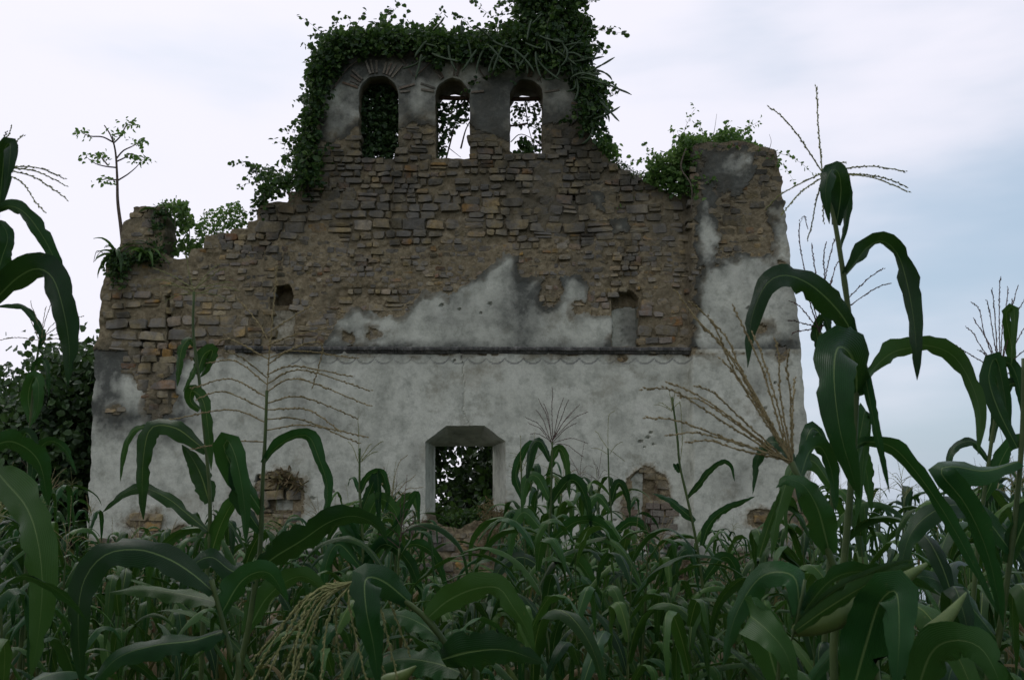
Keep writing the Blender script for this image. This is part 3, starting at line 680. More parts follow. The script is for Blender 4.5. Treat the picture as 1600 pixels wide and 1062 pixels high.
vine('dark vine curtain filling the left bell arch', [(560, 250), (562, 150), (592, 118), (622, 150), (624, 250)], 3300, FY + .25, FY + .95, .10, 'tree', seed=4, edge=1.0,
     stems=[([(575, 250, FY + .6), (580, 190, FY + .6), (600, 130, FY + .6)], .02)])
vine('thin leafy vine hanging in the middle bell arch', [(680, 250), (682, 160), (735, 158), (733, 190), (705, 205), (697, 225), (692, 246)], 420, FY + .4, FY + .95, .10, 'tree', seed=5, clump=.1, edge=1.5,
     stems=[([(697, 248, FY + .6), (708, 205, FY + .6), (716, 160, FY + .6)], .02), ([(720, 232, FY + .6), (727, 205, FY + .65), (734, 190, FY + .6)], .022), ([(697, 228, FY + .7), (720, 246, FY + .7)], .01)])
vine('sparse twigs and leaves across the right bell arch', [(798, 158), (848, 158), (848, 240), (826, 236), (832, 200), (798, 200)], 210, FY + .4, FY + .95, .095, 'tree', seed=6, clump=.1, edge=1.5,
     stems=[([(798, 222, FY + .6), (815, 210, FY + .6), (848, 226, FY + .6)], .012), ([(820, 160, FY + .6), (826, 200, FY + .6), (838, 240, FY + .6)], .012)])
vine('small green weed on the sill of the right bell arch', [(806, 242), (815, 222), (826, 224), (832, 242)], 160, FY + .2, FY + .6, .10, 'ivy', seed=7, name='weed', cat='weed')
vine('bright green weeds on top of the right buttress', [(1068, 238), (1068, 218), (1090, 212), (1112, 218), (1124, 208), (1142, 203), (1160, 212), (1186, 226), (1206, 238), (1196, 242), (1150, 236)], 1300, FY - .25, FY + .7, .085, 'bright', seed=8, clump=.05, edge=3, sprigs=14, name='weeds_on_wall', cat='weeds', base=(1140, 236),
     stems=[([(1110, 232, FY), (1116, 205, FY), (1120, 178, FY)], .008, .003), ([(1200, 240, FY), (1205, 222, FY), (1202, 210, FY)], .008, .003)])
vine('fresh green creeper in the notch left of the right buttress', [(1008, 284), (1014, 254), (1024, 246), (1040, 252), (1046, 236), (1062, 226), (1066, 214), (1080, 216), (1078, 304), (1050, 304), (1030, 294)], 2000, FY - .3, FY + .5, .095, 'bright', seed=9, clump=.0, edge=4, sprigs=18,
     stems=[([(1072, 232, FY - .3), (1064, 262, FY - .32), (1080, 290, FY - .33), (1080, 330, FY - .3)], .02)])
vine('little weed clinging to the slope below the belfry', [(932, 226), (938, 206), (948, 212), (962, 228), (968, 252), (950, 250)], 380, FY - .1, FY + .5, .085, 'bright', seed=10, name='weed', cat='weed')
vine('low creeping moss along the sloping wall top', [(952, 246), (975, 256), (1010, 276), (1030, 290), (1020, 294), (985, 276), (955, 258)], 900, FY - .1, FY + .7, .05, 'ivy', seed=11, name='moss', cat='moss', slim=.5)
vine('leafy shrub on the stepped wall left of the belfry', [(396, 270), (420, 264), (455, 272), (472, 250), (490, 256), (488, 284), (455, 300), (425, 310), (406, 322), (414, 296)], 900, FY - .2, FY + .8, .095, 'ivy', seed=12, clump=.1, sprigs=40, name='shrub', cat='shrub', base=(450, 315))
vine('arching leafy shrub beside the broken left pinnacle', [(252, 322), (268, 310), (290, 318), (302, 345), (296, 360), (310, 380), (318, 396), (270, 402), (264, 385), (284, 372), (276, 340), (262, 330)], 900, FY, FY + .9, .085, 'bright', seed=13, clump=.15, name='shrub', cat='shrub', base=(290, 400),
     stems=[([(290, 402, FY + .4), (296, 360, FY + .4), (282, 325, FY + .4), (262, 316, FY + .4)], .012)])
vine('pale feathery bush on the wall between pinnacle and belfry', [(302, 350), (320, 332), (345, 326), (372, 320), (382, 338), (384, 352), (340, 366), (312, 378)], 900, FY + .2, FY + 1.0, .07, 'bright', seed=14, clump=.1, name='shrub', cat='shrub', base=(340, 370),
     stems=[([(330, 375, FY + .5), (345, 345, FY + .5), (370, 325, FY + .5)], .012)])
vine('tuft of weeds trailing from the broken left pinnacle', [(244, 372), (236, 345), (246, 322), (258, 316), (264, 330), (256, 350), (252, 390), (215, 402), (200, 398)], 420, FY - .2, FY + .4, .075, 'ivy', seed=15, clump=.1, name='weed', cat='weed')

vine('straw nest of dry twigs on the broken niche at lower left', [(425, 756), (432, 742), (450, 738), (466, 748), (470, 762), (450, 756)], 260, FY - .2, FY + .1, .16, 'drygrass', seed=19, name='straw_nest', cat='nest', slim=.12)
# climbing cactus stems on the belfry
cact = thing('climbing_cactus', 'tangle of jointed cactus stems hanging over the right edge of the belfry', 'cactus', tuple(W(900, 120, FY - .3)))
co = W(900, 120, FY - .3)
def cactus_stem(parent, off, x, y, ang, L, bend, Y):
    p = W(x, y, Y); pts = [p]
    a = ang
    for i in range(6):
        a += bend / 6
        p = p + np.array([math.cos(a), rng.uniform(-.25, .1), math.sin(a)]) * L / 6; pts.append(p)
    P = catmull(pts, 12); r = np.full(12, .02); r[0] = .012; r[-1] = .005; r[-2] = .015; r[6] = .014
    v, f_, _ = tube(P, r, 9, True, 3, .28)
    obj('stem', mesh('stem', v - np.array(off), f_, MAT['cactus'], smooth=True), parent)
for i in range(40):
    u = rng.random(); x = 860 + 62 * u + rng.uniform(-8, 16); y = 60 + 120 * u * rng.uniform(.5, 1.1)
    cactus_stem(cact, co, x, y, rng.uniform(-1.3, .9), rng.uniform(.3, .8), rng.uniform(-2.6, .4), FY - .45 + rng.uniform(-.12, .15))
for (x, y, an, L_, b_) in ((925, 110, .2, .5, -1.2), (930, 140, -.6, .45, -.9), (926, 165, .1, .55, -1.6), (915, 75, .9, .45, -1.9), (930, 185, -.2, .45, 1.2), (922, 96, .7, .4, .6)):
    cactus_stem(cact, co, x, y, an, L_, b_, FY - .4)
cact2 = thing('climbing_cactus', 'cactus stems sprouting upright and drooping along the middle of the belfry top', 'cactus', tuple(W(760, 60, FY - .3)))
co2 = W(760, 60, FY - .3)
for i in range(34):
    x = rng.uniform(640, 860); up_ = rng.random() < .3
    y = rng.uniform(40, 66) if up_ else rng.uniform(55, 90)
    cactus_stem(cact2, co2, x, y, rng.uniform(.6, 2.5) if up_ else rng.uniform(-2.8, -.3), rng.uniform(.3, .5) if up_ else rng.uniform(.35, .8), rng.uniform(-.6, .6), FY - .5 + rng.uniform(-.15, .2))

# strap-leaved plants rooted on the left corner
def strap_plant(label, x, y, Y, n, L0, L1, mat='ivy'):
    b = W(x, y, Y); t = thing('bromeliad', label, 'plant', tuple(b))
    for i in range(n):
        az = rng.uniform(0, 2 * math.pi); el = rng.uniform(-.3, 1.2); Lg = rng.uniform(L0, L1)
        p = np.zeros(3); pts = [p]; e_ = el
        for k in range(6):
            p = p + Lg / 6 * np.array([math.cos(az) * math.cos(e_), math.sin(az) * math.cos(e_) * .7, math.sin(e_)]); pts.append(p); e_ -= rng.uniform(.15, .4)
        P = catmull(pts, 8); sd = np.array([-math.sin(az), math.cos(az), .4]); sd /= np.linalg.norm(sd)
        wv = .035 * np.array([.7, 1, 1, 1, .9, .75, .5, .05])
        v = np.concatenate([P - sd * wv[:, None], P + [0, 0, -.012], P + sd * wv[:, None]]); f_ = [(c * 8 + j, c * 8 + j + 1, (c + 1) * 8 + j + 1, (c + 1) * 8 + j) for c in range(2) for j in range(7)]
        obj('leaf', mesh('leaf', v, f_, MAT[mat]), t)
    return t
strap_plant('spiky strap-leaved plant drooping off the left corner of the wall', 180, 398, FY - .1, 26, .4, .8)
strap_plant('strap-leaved plant growing at the foot of the broken left pinnacle', 225, 398, FY - .15, 20, .35, .7, 'bright')
strap_plant('strap-leaved plant jutting right from the broken left pinnacle', 253, 335, FY, 14, .3, .55)
vine('hanging rootlets and leaves under the left corner plants', [(165, 395), (250, 392), (262, 404), (240, 412), (205, 408), (200, 440), (180, 450), (170, 430)], 800, FY - .3, FY + .1, .07, 'ivy', seed=16, name='hanging_weeds', cat='weeds',
     stems=[([(168, 400, FY - .1), (152, 392, FY - .1), (146, 410, FY - .1)], .01), ([(190, 398, FY - .15), (192, 430, FY - .15), (188, 470, FY - .15)], .01)])
# the slender sapling
sb = W(194, 396, FY + .2); sap = thing('sapling', 'slender sapling with sparse umbrella-like leaf sprays growing from the left pinnacle', 'tree', tuple(sb))
def sp(x, y, d=0): return W(x, y, FY + .2 + d)
stem(sap, [sp(194, 398), sp(189, 355), sp(184, 315), sp(183, 275), sp(180, 235), sp(173, 212), sp(163, 196)], .045, .012, MAT['bark'], sb, 'trunk', 7)
tips = []
for (pts) in ([(176, 222), (160, 214), (142, 213), (128, 208)], [(177, 224), (188, 213), (196, 198), (200, 194)], [(182, 248), (192, 236), (206, 229), (216, 224)], [(183, 252), (194, 247), (206, 240), (220, 250)],
              [(184, 282), (200, 272), (212, 262), (222, 250)], [(182, 262), (165, 260), (150, 256), (138, 248)], [(183, 281), (174, 281), (166, 283)], [(180, 236), (176, 212), (184, 210)], [(168, 258), (160, 248), (158, 246)]):
    P = [sp(x, y, rng.uniform(-.2, .2) * i) for i, (x, y) in enumerate(pts)]
    stem(sap, P, .018, .007, MAT['bark'], sb, 'branch', 5)
    tips.append((P[-1], 1.0)); tips.append((P[-2] * .35 + P[-1] * .65 + [0, 0, .05], .8))
Cs = np.concatenate([np.asarray(p) + rng.normal(0, 1, (int(13 * k), 3)) * [.10, .10, .05] for p, k in tips])
foliage(sap, Cs, rng.uniform(.08, .13, len(Cs)), MAT['bright'], sb, 'crown', up=1.0, slim=.7, droop=.8)

# ------------------------------------------------------------------ trees behind
def tree(label, x, Y, Zb, ht, crown_r, n, leaf, seed, cz=.6, mat='tree'):
    r_ = np.random.default_rng(seed); b = np.array([x, Y, Zb]); t = thing('tree', label, 'tree', tuple(b))
    top = b + [r_.uniform(-.5, .5), 0, ht * .7]
    stem(t, [b, b + [r_.uniform(-.3, .3), 0, ht * .35], top], .24, .08, MAT['bark'], b, 'trunk', 8)
    cent = []
    for i in range(14):
        u = r_.normal(0, 1, 3); u /= np.linalg.norm(u); q_ = b + [0, 0, ht * cz] + u * crown_r * r_.uniform(.35, .95) * [1, .9, ht * (1 - cz) / crown_r * .95]
        cent.append(q_)
        if i < 8: stem(t, [b + [0, 0, ht * r_.uniform(.25, .5)], (b + [0, 0, ht * .5] + q_) / 2 + [0, 0, .2], q_], .08, .02, MAT['bark'], b, 'limb', 6)
    C = np.concatenate([c + r_.normal(0, 1, (n // 14, 3)) * crown_r * np.array([.27, .27, .22]) for c in cent])
    foliage(t, C, r_.uniform(.6, 1.3, len(C)) * leaf, MAT[mat], b, 'crown', up=.6)
    return t
tree('dark broad tree close to the left corner of the ruin', -9.9, 23.5, -.45, 5.9, 2.1, 19000, .17, 1, cz=.52)
tree('dark tree at the left edge behind the maize', -12.6, 24.5, -.45, 5.0, 2.1, 17000, .17, 2, cz=.52)
tree('lower dark bush filling the gap below the trees at left', -11.0, 22.6, -.45, 2.8, 1.8, 11000, .15, 3, cz=.45)
tree('thin open-crowned tree rising above the others at the left edge', -11.9, 26.5, -.45, 6.0, 1.3, 1500, .16, 4, cz=.75)
tree('dark tree filling the right of the doorway view', .55, 26.0, -.45, 5.6, 2.0, 21000, .165, 5, cz=.48)
tree('shadowy tree seen through the left of the doorway', -3.0, 27.5, -.45, 6.0, 2.0, 6000, .18, 6, cz=.62)
tree('broad-leaved bush standing just inside the doorway', -.75, 23.2, -.45, 2.3, 1.15, 7000, .15, 7, cz=.5, mat='ivy')
vine('tangled dry weeds spilling over the sill of the doorway', [(745, 830), (752, 790), (768, 782), (785, 800), (800, 812), (800, 850), (780, 880), (770, 905), (762, 860)], 1500, FY - .35, FY + .4, .07, 'drygrass', seed=17, name='weeds_on_sill', cat='weeds', slim=.35)
vine('green weeds growing along the doorway sill', [(684, 822), (690, 804), (720, 806), (748, 802), (752, 822), (716, 830)], 700, FY + .2, FY + .9, .09, 'ivy', seed=18, name='weeds_on_sill', cat='weeds')

# ------------------------------------------------------------------ maize
def leaf_geo(P, side, wid, fold=.28, ruff=.17, na=7):
    n = len(P); u = np.linspace(0, 1, n)
    prof = (0.45 + 0.55 * np.minimum(1, u / .22)) * np.clip(1 - u ** 2.6, 0, 1) ** .8
    hw = np.maximum(prof * wid / 2, wid * .008)
    T = tangents(P); S = side - T * (side * T).sum(1, keepdims=True); S /= np.linalg.norm(S, axis=1, keepdims=True) + 1e-9
    Nn = np.cross(S, T)
    cs_ = np.linspace(-1, 1, na); V = []; UV = []
    rag = []
    for q_ in range(2):
        k_ = 1 - .10 * np.abs(rng.normal(0, 1, n)) * (rng.random(n) < .5)
        for _ in range(rng.integers(0, 3)): k_[rng.integers(3, n)] *= rng.uniform(.45, .8)
        rag.append(np.clip(k_, .4, 1))
    ph = rng.uniform(0, 6.28, 4); fr = rng.uniform(2.2, 4.2, 2)
    for j, c in enumerate(cs_):
        q_ = ph[0] if c < 0 else ph[1]; f_ = fr[0] if c < 0 else fr[1]
        wave = ruff * c * c * (np.sin(u * f_ * 6.28 + q_) + .5 * np.sin(u * f_ * 14 + ph[2])) * sstep(0, .15, u)
        V.append(P + S * (hw * c * (rag[int(c > 0)] if abs(c) > .9 else 1))[:, None] + Nn * (hw * (fold * abs(c) ** 1.2 + wave))[:, None]); UV.append(np.stack([np.full(n, (c + 1) / 2), u], 1))
    V = np.stack(V, 1).reshape(-1, 3); UV = np.stack(UV, 1).reshape(-1, 2)
    i = np.arange(n - 1)[:, None] * na + np.arange(na - 1)[None]
    F = np.stack([i, i + 1, i + na + 1, i + na], -1).reshape(-1, 4)
    return V, F, UV
OCT = np.array([(0, 0, 0), (1, 0, .45), (0, 1, .45), (-1, 0, .45), (0, -1, .45), (0, 0, 1)], float)
OCF = [(0, 2, 1), (0, 3, 2), (0, 4, 3), (0, 1, 4), (5, 1, 2), (5, 2, 3), (5, 3, 4), (5, 4, 1)]
def branch_geo(mb, pts, r=.0016, spk=.010, gap=.0105, fine=True, n=14):
    P = catmull(pts, n); L_ = np.linalg.norm(np.diff(P, axis=0), axis=1).sum()
    v, f_, _ = tube(P, np.linspace(r * 1.2, r * .7, n), 4 if fine else 3); mb.add(v, f_)
    k = max(3, int(L_ / gap)); Q = catmull(pts, k); T = tangents(Q)
    for i in range(int(k * .1), k):
        t = T[i]; a = np.cross(t, rng.normal(0, 1, 3)); a /= np.linalg.norm(a) + 1e-9; b = np.cross(t, a)
        d = t * .95 + a * .22; d /= np.linalg.norm(d); a2 = np.cross(d, b); 
        o_ = Q[i] + a * r * .8; s = spk * rng.uniform(.8, 1.25); w_ = spk * .22
        mb.add(o_ + OCT[:, :1] * a2 * w_ + OCT[:, 1:2] * b * w_ + OCT[:, 2:] * d * s, OCF)
def stalk_geo(pts, r0, r1, nodes=7, n=40):
    P = catmull(pts, n); u = np.linspace(0, 1, n); R = r0 + (r1 - r0) * u
    nd = np.abs(((u * nodes) % 1) - .5); R = R * (1 + .22 * np.clip((nd - .40) / .1, 0, 1))
    return tube(P, R, 8)
def ear_geo(a, b, r):
    a = np.asarray(a, float); b = np.asarray(b, float); u = np.linspace(0, 1, 14)[:, None]
    P = a * (1 - u) + b * u + np.array([0, 0, -.01]) * np.sin(u * math.pi)
    R = r * np.array([.45, .7, .88, .97, 1, 1, .97, .92, .84, .74, .6, .45, .3, .12])
    return tube(P, R, 12, True, 5, .05)
def silk_geo(mb, p, d):
    for i in range(26):
        q_ = p + rng.normal(0, .006, 3); dd = d + rng.normal(0, .45, 3); pts = [q_]
        for k in range(4): q_ = q_ + dd * .018; dd = dd + [0, 0, -.35] + rng.normal(0, .2, 3); pts.append(q_)
        v, f_, _ = tube(catmull(pts, 6), .0008, 3); mb.add(v, f_)

def grow_leaf(h, az, el, Lg, droop, kink, tw, wid, n=20):
    """an arching blade in the plant's own coordinates"""
    p = np.array([0, 0, h]); pts = [p]; sides = []; e_ = el; K = 14
    for k in range(K):
        u = (k + .5) / K
        e_ -= droop / K * (0.5 + 1.2 * u) + (1.0 / K * 4.2 * kink if abs(u - .5) < .13 else 0)
        e_ = max(e_, -1.5)
        az2 = az + .25 * math.sin(u * 3 + tw)
        p = p + Lg / K * np.array([math.cos(az2) * math.cos(e_), math.sin(az2) * math.cos(e_), math.sin(e_)]); pts.append(p)
    P = catmull(pts, n); T = tangents(P); u = np.linspace(0, 1, n)
    fold_ = rng.uniform(.12, .6)
    s0 = np.array([-math.sin(az), math.cos(az), 0]); nn = np.cross(np.broadcast_to(s0, T.shape), T)
    a = (tw * u ** 1.3)[:, None]
    return leaf_geo(P, s0 * np.cos(a) + nn * np.sin(a), wid, fold=fold_, ruff=.22)
def build_maize(parent, off, ht, nleaf, tassel, seed, leafmat='leafA', stalk_pts=None, az0=None, low=.2, ear=False, fine=False, skip_low=0, tcol='tan', spread=1.0):
    """a maize plant in coordinates relative to its own foot"""
    r_ = np.random.default_rng(seed)
    if stalk_pts is None:
        lx, ly = r_.normal(0, .05, 2) * ht
        stalk_pts = [(0, 0, 0), (lx * .15, ly * .15, ht * .3), (lx * .5, ly * .5, ht * .65), (lx, ly, ht)]
    SPn = catmull(stalk_pts, 30)
    v, f_, uv = stalk_geo(stalk_pts, .0125, .005 if tassel else .0015, nodes=nleaf + 1); obj('stalk', mesh('stalk', v, f_, MAT['stalk'], uv, smooth=True), parent)
    az0 = r_.uniform(0, 6.28) if az0 is None else az0
    mx_ = 0
    for i in range(nleaf):
        t = low + ((0.97 if tassel else 1.0) - low) * i / (nleaf - 1)
        if t < skip_low: continue
        c = SPn[int(t * 29)]
        az = az0 + (math.pi if i % 2 else 0) + r_.normal(0, .35)
        f = math.sin(min(1, .3 + t) * math.pi * .62)
        Lg = r_.uniform(.62, .92) * (0.6 + .5 * f) * (0.62 if t > .9 else 1)
        v, F_, uv = grow_leaf(0, az, r_.uniform(1.05, 1.42), Lg, r_.uniform(1.0, 2.6), r_.choice([0, .5, 1.0, 1.5, 1.9]), r_.normal(0, .9), r_.uniform(.046, .074) * (0.7 + .4 * f))
        dry = i < 4 and r_.random() < .45
        obj('leaf', mesh('leaf', v + c, F_, MAT['leafDry' if dry else leafmat], uv, smooth=True), parent); mx_ = max(mx_, (v + c)[:, 2].max())
    top = SPn[-1]
    if tassel:
        mb = MB(); tl = r_.uniform(.24, .34)
        lean = np.array([r_.normal(0, .12), r_.normal(0, .12), 1.0])
        branch_geo(mb, [top, top + lean * tl * .55, top + lean * tl * 1.15 + r_.normal(0, .02, 3)], fine=fine, spk=.011, gap=.010 if fine else .018)
        for k in range(tassel):
            b0 = top + lean * tl * .42 * k / tassel; az = r_.uniform(0, 6.28); el = r_.uniform(.3, 1.1); Lb = r_.uniform(.13, .24) * spread
            d = np.array([math.cos(az) * math.cos(el), math.sin(az) * math.cos(el), math.sin(el)])
            branch_geo(mb, [b0, b0 + d * Lb * .5, b0 + d * Lb + [0, 0, -r_.uniform(0, .09)]], fine=fine, spk=.010, gap=.010 if fine else .018)
        obj('tassel', mb.mesh('tassel', MAT[tcol]), parent)
    if ear:
        c = SPn[int(.55 * 29)]; az = az0 + .4; d = np.array([math.cos(az) * .55, math.sin(az) * .55, .85])
        v, f_, uv = ear_geo(c + d * .02, c + d * .26, .027); eo = obj('ear', mesh('ear', v, f_, MAT['husk'], uv, smooth=True), parent)
        mb = MB(); silk_geo(mb, c + d * .255, d); obj('silk', mb.mesh('silk', MAT['silk']), eo)
    return max(mx_, top[2])

# --- plants that stand out: traced with their own depth, size and leaves
def hero(label, Y, stalk, leaves=(), tassel=None, tcol='tan', ears=(), r0=.013, r1=.005, leafmat='leafA', group=None, cat='maize', tsc=1.0):
    st = [W(x, y, Y + (d[0] if d else 0)) for (x, y, *d) in stalk]
    foot = st[-1]; bz = float(ground_z(foot[0], foot[1]))
    b = np.array([foot[0] + (foot[0] - st[-2][0]) * .3, foot[1], bz])
    t = thing('maize_plant', label, cat, tuple(b), group)
    pts = [b, foot] + st[::-1][1:] if foot[2] - bz > .15 else [b] + st[::-1][1:]
    v, f_, uv = stalk_geo(np.array(pts) - b, r0, r1, nodes=9, n=56); obj('stalk', mesh('stalk', v, f_, MAT['stalk'], uv, smooth=True), t)
    for lf in leaves:
        path, wpx, ra, rb = lf[:4]; mt = lf[4] if len(lf) > 4 else leafmat
        P = catmull([W(x, y, Y + (d[0] if d else 0)) for (x, y, *d) in path], 28)
        T = tangents(P); view = P - [0, 0, CAM_Z]; view /= np.linalg.norm(view, axis=1, keepdims=True)
        s0 = np.cross(T, view); s0 /= np.linalg.norm(s0, axis=1, keepdims=True) + 1e-9
        for i in range(1, len(s0)):
            if s0[i] @ s0[i - 1] < 0: s0[i:] *= -1
        n0 = np.cross(T, s0); a = np.radians(np.linspace(ra, rb, 28))[:, None]
        v, F_, uv = leaf_geo(P, s0 * np.cos(a) + n0 * np.sin(a), wpx / FPX * Y * 1.06, fold=rng.uniform(.15, .45), ruff=.2)
        obj('leaf', mesh('leaf', v - b, F_, MAT[mt], uv, smooth=True), t)
    if tassel:
        to = None
        for i, path in enumerate(tassel):
            mb = MB(); branch_geo(mb, [W(x, y, Y + (d[0] if d else 0)) for (x, y, *d) in path], r=.0013 * tsc, spk=.0082 * tsc, gap=.0055 * tsc)
            me = mb.mesh('tassel' if i == 0 else 'branch', MAT[tcol], off=b)
            if i == 0: to = obj('tassel', me, t)
            else: obj('branch', me, to)
    for (a_, c_, r_) in ears:
        pa = W(a_[0], a_[1], Y + (a_[2] if len(a_) > 2 else 0)) - b; pb = W(c_[0], c_[1], Y + (c_[2] if len(c_) > 2 else 0)) - b
        v, f_, uv = ear_geo(pa, pb, r_ / FPX * Y); eo = obj('ear', mesh('ear', v, f_, MAT['husk'], uv, smooth=True), t)
    return t
def fan(base, ends, bow=.12):
    res = []
    for e_ in ends:
        bx_, by_ = base[:2]; ex, ey = e_[:2]; d = e_[2] if len(e_) > 2 else rng.uniform(-.1, .1)
        mx_ = (bx_ + ex) / 2; my = (by_ + ey) / 2 - bow * math.hypot(ex - bx_, ey - by_)
        L_ = math.hypot(ex - bx_, ey - by_); j_ = rng.normal(0, .014 * L_, 2)
        res.append([(bx_ + rng.uniform(-2, 2), by_ + rng.uniform(-6, 6), 0), (mx_ + j_[0], my + j_[1], d * .5), (bx_ * .2 + ex * .8 + j_[1] * .6, by_ * .2 + ey * .8 - .04 * L_ + j_[0] * .6, d * .8), (ex, ey + rng.uniform(0, .05) * L_, d)])
    return res

hero('tallest maize plant at right with straight spread tassel against the sky', 2.2,
     [(1285, 272), (1303, 340), (1318, 430), (1330, 520), (1337, 600), (1334, 700), (1326, 800), (1312, 950), (1304, 1100)],
     [([(1307, 352), (1314, 300, -.02), (1310, 270, -.06), (1297, 268, -.10), (1290, 300, -.12), (1296, 350, -.11)], 30, 10, 10),
      ([(1306, 350), (1310, 295, .02), (1318, 274, .03), (1324, 310, .03), (1321, 350, .03), (1312, 396, .03)], 20, 40, 20),
      ([(1319, 432), (1335, 412, .0), (1356, 386, .01), (1380, 377, .02), (1404, 400, .03), (1420, 455, .02), (1430, 520, .0), (1433, 594, -.02)], 42, 65, 20),
      ([(1333, 528), (1322, 502, -.02), (1296, 470, -.06), (1262, 442, -.1), (1225, 430, -.14), (1196, 446, -.16), (1174, 500, -.16), (1168, 575, -.16)], 44, 10, 40),
      ([(1339, 620), (1337, 575, -.05), (1325, 548, -.12), (1308, 545, -.2), (1303, 590, -.26), (1312, 670, -.28), (1330, 735, -.27), (1343, 778, -.25)], 66, 15, 5),
      ([(1338, 560), (1346, 562, -.02), (1362, 640, -.02), (1376, 705, -.02), (1390, 770, -.02)], 16, 30, 10),
      ([(1346, 612), (1362, 580, .03), (1392, 552, .06), (1424, 543, .1), (1452, 540, .12), (1490, 556, .14), (1518, 600, .12), (1532, 650, .1), (1528, 710, .08)], 40, 60, 5),
      ([(1335, 700), (1350, 690, .02), (1392, 697, .05), (1430, 735, .06), (1475, 800, .05), (1520, 880, .03), (1560, 960, 0)], 30, 40, 20),
      ([(1330, 760), (1352, 640, .05), (1350, 700, .08), (1345, 760, .08), (1335, 830, .08)], 26, 30, 30)],
     tassel=fan((1285, 272), [(1275, 132, .02), (1203, 163, -.05), (1198, 322, .1), (1222, 334, -.1), (1414, 267, .06), (1418, 297, -.06), (1417, 290, .12), (1322, 252, .15), (1287, 345, .02), (1262, 372, .1)], .06), tcol='green', r0=.0125)

hero('maize plant at right whose big tan tassel leans left across the white wall', 1.75,
     [(1236, 722), (1262, 775), (1297, 868), (1330, 965), (1362, 1062), (1375, 1110)],
     [([(1297, 866), (1288, 830, -.02), (1278, 795, -.04), (1262, 765, -.06), (1246, 752, -.07), (1228, 750, -.08), (1212, 762, -.08)], 46, 0, 45),
      ([(1240, 728), (1228, 702, .03), (1205, 690, .06), (1184, 716, .08), (1176, 772, .08)], 22, 30, 30),
      ([(1186, 870), (1198, 830, .0), (1210, 795, 0), (1222, 762, 0)], 15, 10, 20, 'leafB'),
      ([(1250, 748), (1265, 705, .05), (1284, 700, .08), (1300, 740, .1), (1306, 800, .1)], 34, 50, 20)],
     tassel=fan((1236, 722), [(1212, 528, 0), (1006, 598, -.05), (1044, 598, .05), (1046, 672, -.1), (1062, 612, .08), (1088, 600, -.04), (1056, 452, .05), (1096, 500, -.04), (1112, 500, .05), (1146, 472, 0), (1176, 520, .06), (1232, 545, -.05), (1242, 590, .05), (1010, 650, 0), (1128, 560, .05), (1080, 470, -.1), (1075, 690, .04)], .03), tcol='tan')

hero('maize plant in the bottom right corner bearing a fat green ear', 1.55,
     [(1258, 905), (1250, 945), (1235, 1010), (1215, 1100)],
     [([(1215, 1062), (1190, 980, -.02), (1172, 962, -.06), (1200, 985, -.12), (1228, 1020, -.15), (1245, 1075, -.16)], 62, 20, 10),
      ([(1330, 1090), (1355, 1000, -.02), (1375, 940, -.04), (1400, 925, -.08), (1405, 990, -.12), (1400, 1080, -.14)], 70, 15, 10),
      ([(1243, 985, -.03), (1300, 945, -.035), (1370, 905, -.02), (1440, 878, .03)], 26, 20, 60, 'leafB'), ([(1246, 975, .0), (1300, 925, .0), (1370, 890, .03), (1430, 872, .06)], 16, 50, 20, 'leafB'),
      ([(1240, 975), (1300, 905, .03), (1360, 892, .06), (1420, 905, .08), (1470, 930, .1)], 40, 60, 40),
      ([(1430, 1090), (1455, 1020, -.04), (1490, 1000, -.08), (1530, 1010, -.1), (1556, 1050, -.12), (1570, 1100, -.12)], 60, 10, 10),
      ([(1250, 960), (1240, 900, .02), (1190, 900, .06), (1150, 960, .08), (1130, 1040, .08)], 44, 30, 20)],
     ears=[((1243, 985), (1448, 880, .06), 20), ((1440, 990, .05), (1510, 925, .1), 11)], r0=.012, r1=.002)

hero('broad dark maize leaves hanging from a plant beyond the right frame edge', 2.4,
     [(1600, 560), (1596, 700), (1580, 860), (1560, 1000), (1545, 1110)],
     [([(1592, 720), (1540, 735, -.03), (1490, 728, -.06), (1470, 738, -.08), (1510, 790, -.1), (1545, 870, -.1), (1568, 980, -.1)], 46, 55, 15),
      ([(1590, 700), (1560, 640, .02), (1545, 590, .04), (1556, 560, .05), (1570, 620, .05), (1578, 700, .05)], 26, 20, 20),
      ([(1580, 860), (1530, 800, .0), (1480, 790, -.05), (1425, 830, -.08), (1400, 920, -.1)], 44, 50, 20),
      ([(1575, 880), (1610, 800, 0), (1640, 820, 0), (1660, 900, 0)], 40, 40, 20),
      ([(1560, 1000), (1500, 930, -.03), (1440, 900, -.06), (1390, 930, -.08)], 44, 60, 30)],
     r0=.0125)
hero('maize plant with brown many-branched tassel at the right edge', 3.3,
     [(1562, 585), (1556, 640), (1545, 720), (1530, 830), (1520, 950), (1512, 1110)],
     [([(1584, 600), (1580, 540), (1572, 490, -.03), (1584, 482, -.05), (1584, 530, -.06), (1580, 572, -.06)], 16, 20, 20, 'leafB'),
      ([(1556, 640), (1552, 605), (1562, 572, -.02), (1578, 568, -.04), (1592, 600, -.05), (1600, 660, -.05)], 22, 40, 20),
      ([(1550, 690), (1570, 612), (1590, 600), (1602, 640), (1606, 720)], 22, 30, 10),
      ([(1545, 720), (1520, 690), (1490, 700, -.03), (1478, 740, -.05), (1474, 780, -.05)], 16, 40, 30),
      ([(1538, 780), (1575, 700), (1600, 690), (1625, 730)], 26, 30, 20)],
     tassel=fan((1562, 585), [(1563, 432, 0), (1520, 468, .05), (1542, 465, -.05), (1522, 496, .1), (1474, 533, -.05), (1590, 446, .05), (1575, 448, .1), (1600, 470, 0), (1605, 505, .1), (1612, 540, -.1), (1510, 510, .1), (1530, 545, -.1), (1535, 578, .1), (1600, 580, .15), (1550, 450, -.1), (1582, 462, .1)], .05), tcol='purple')
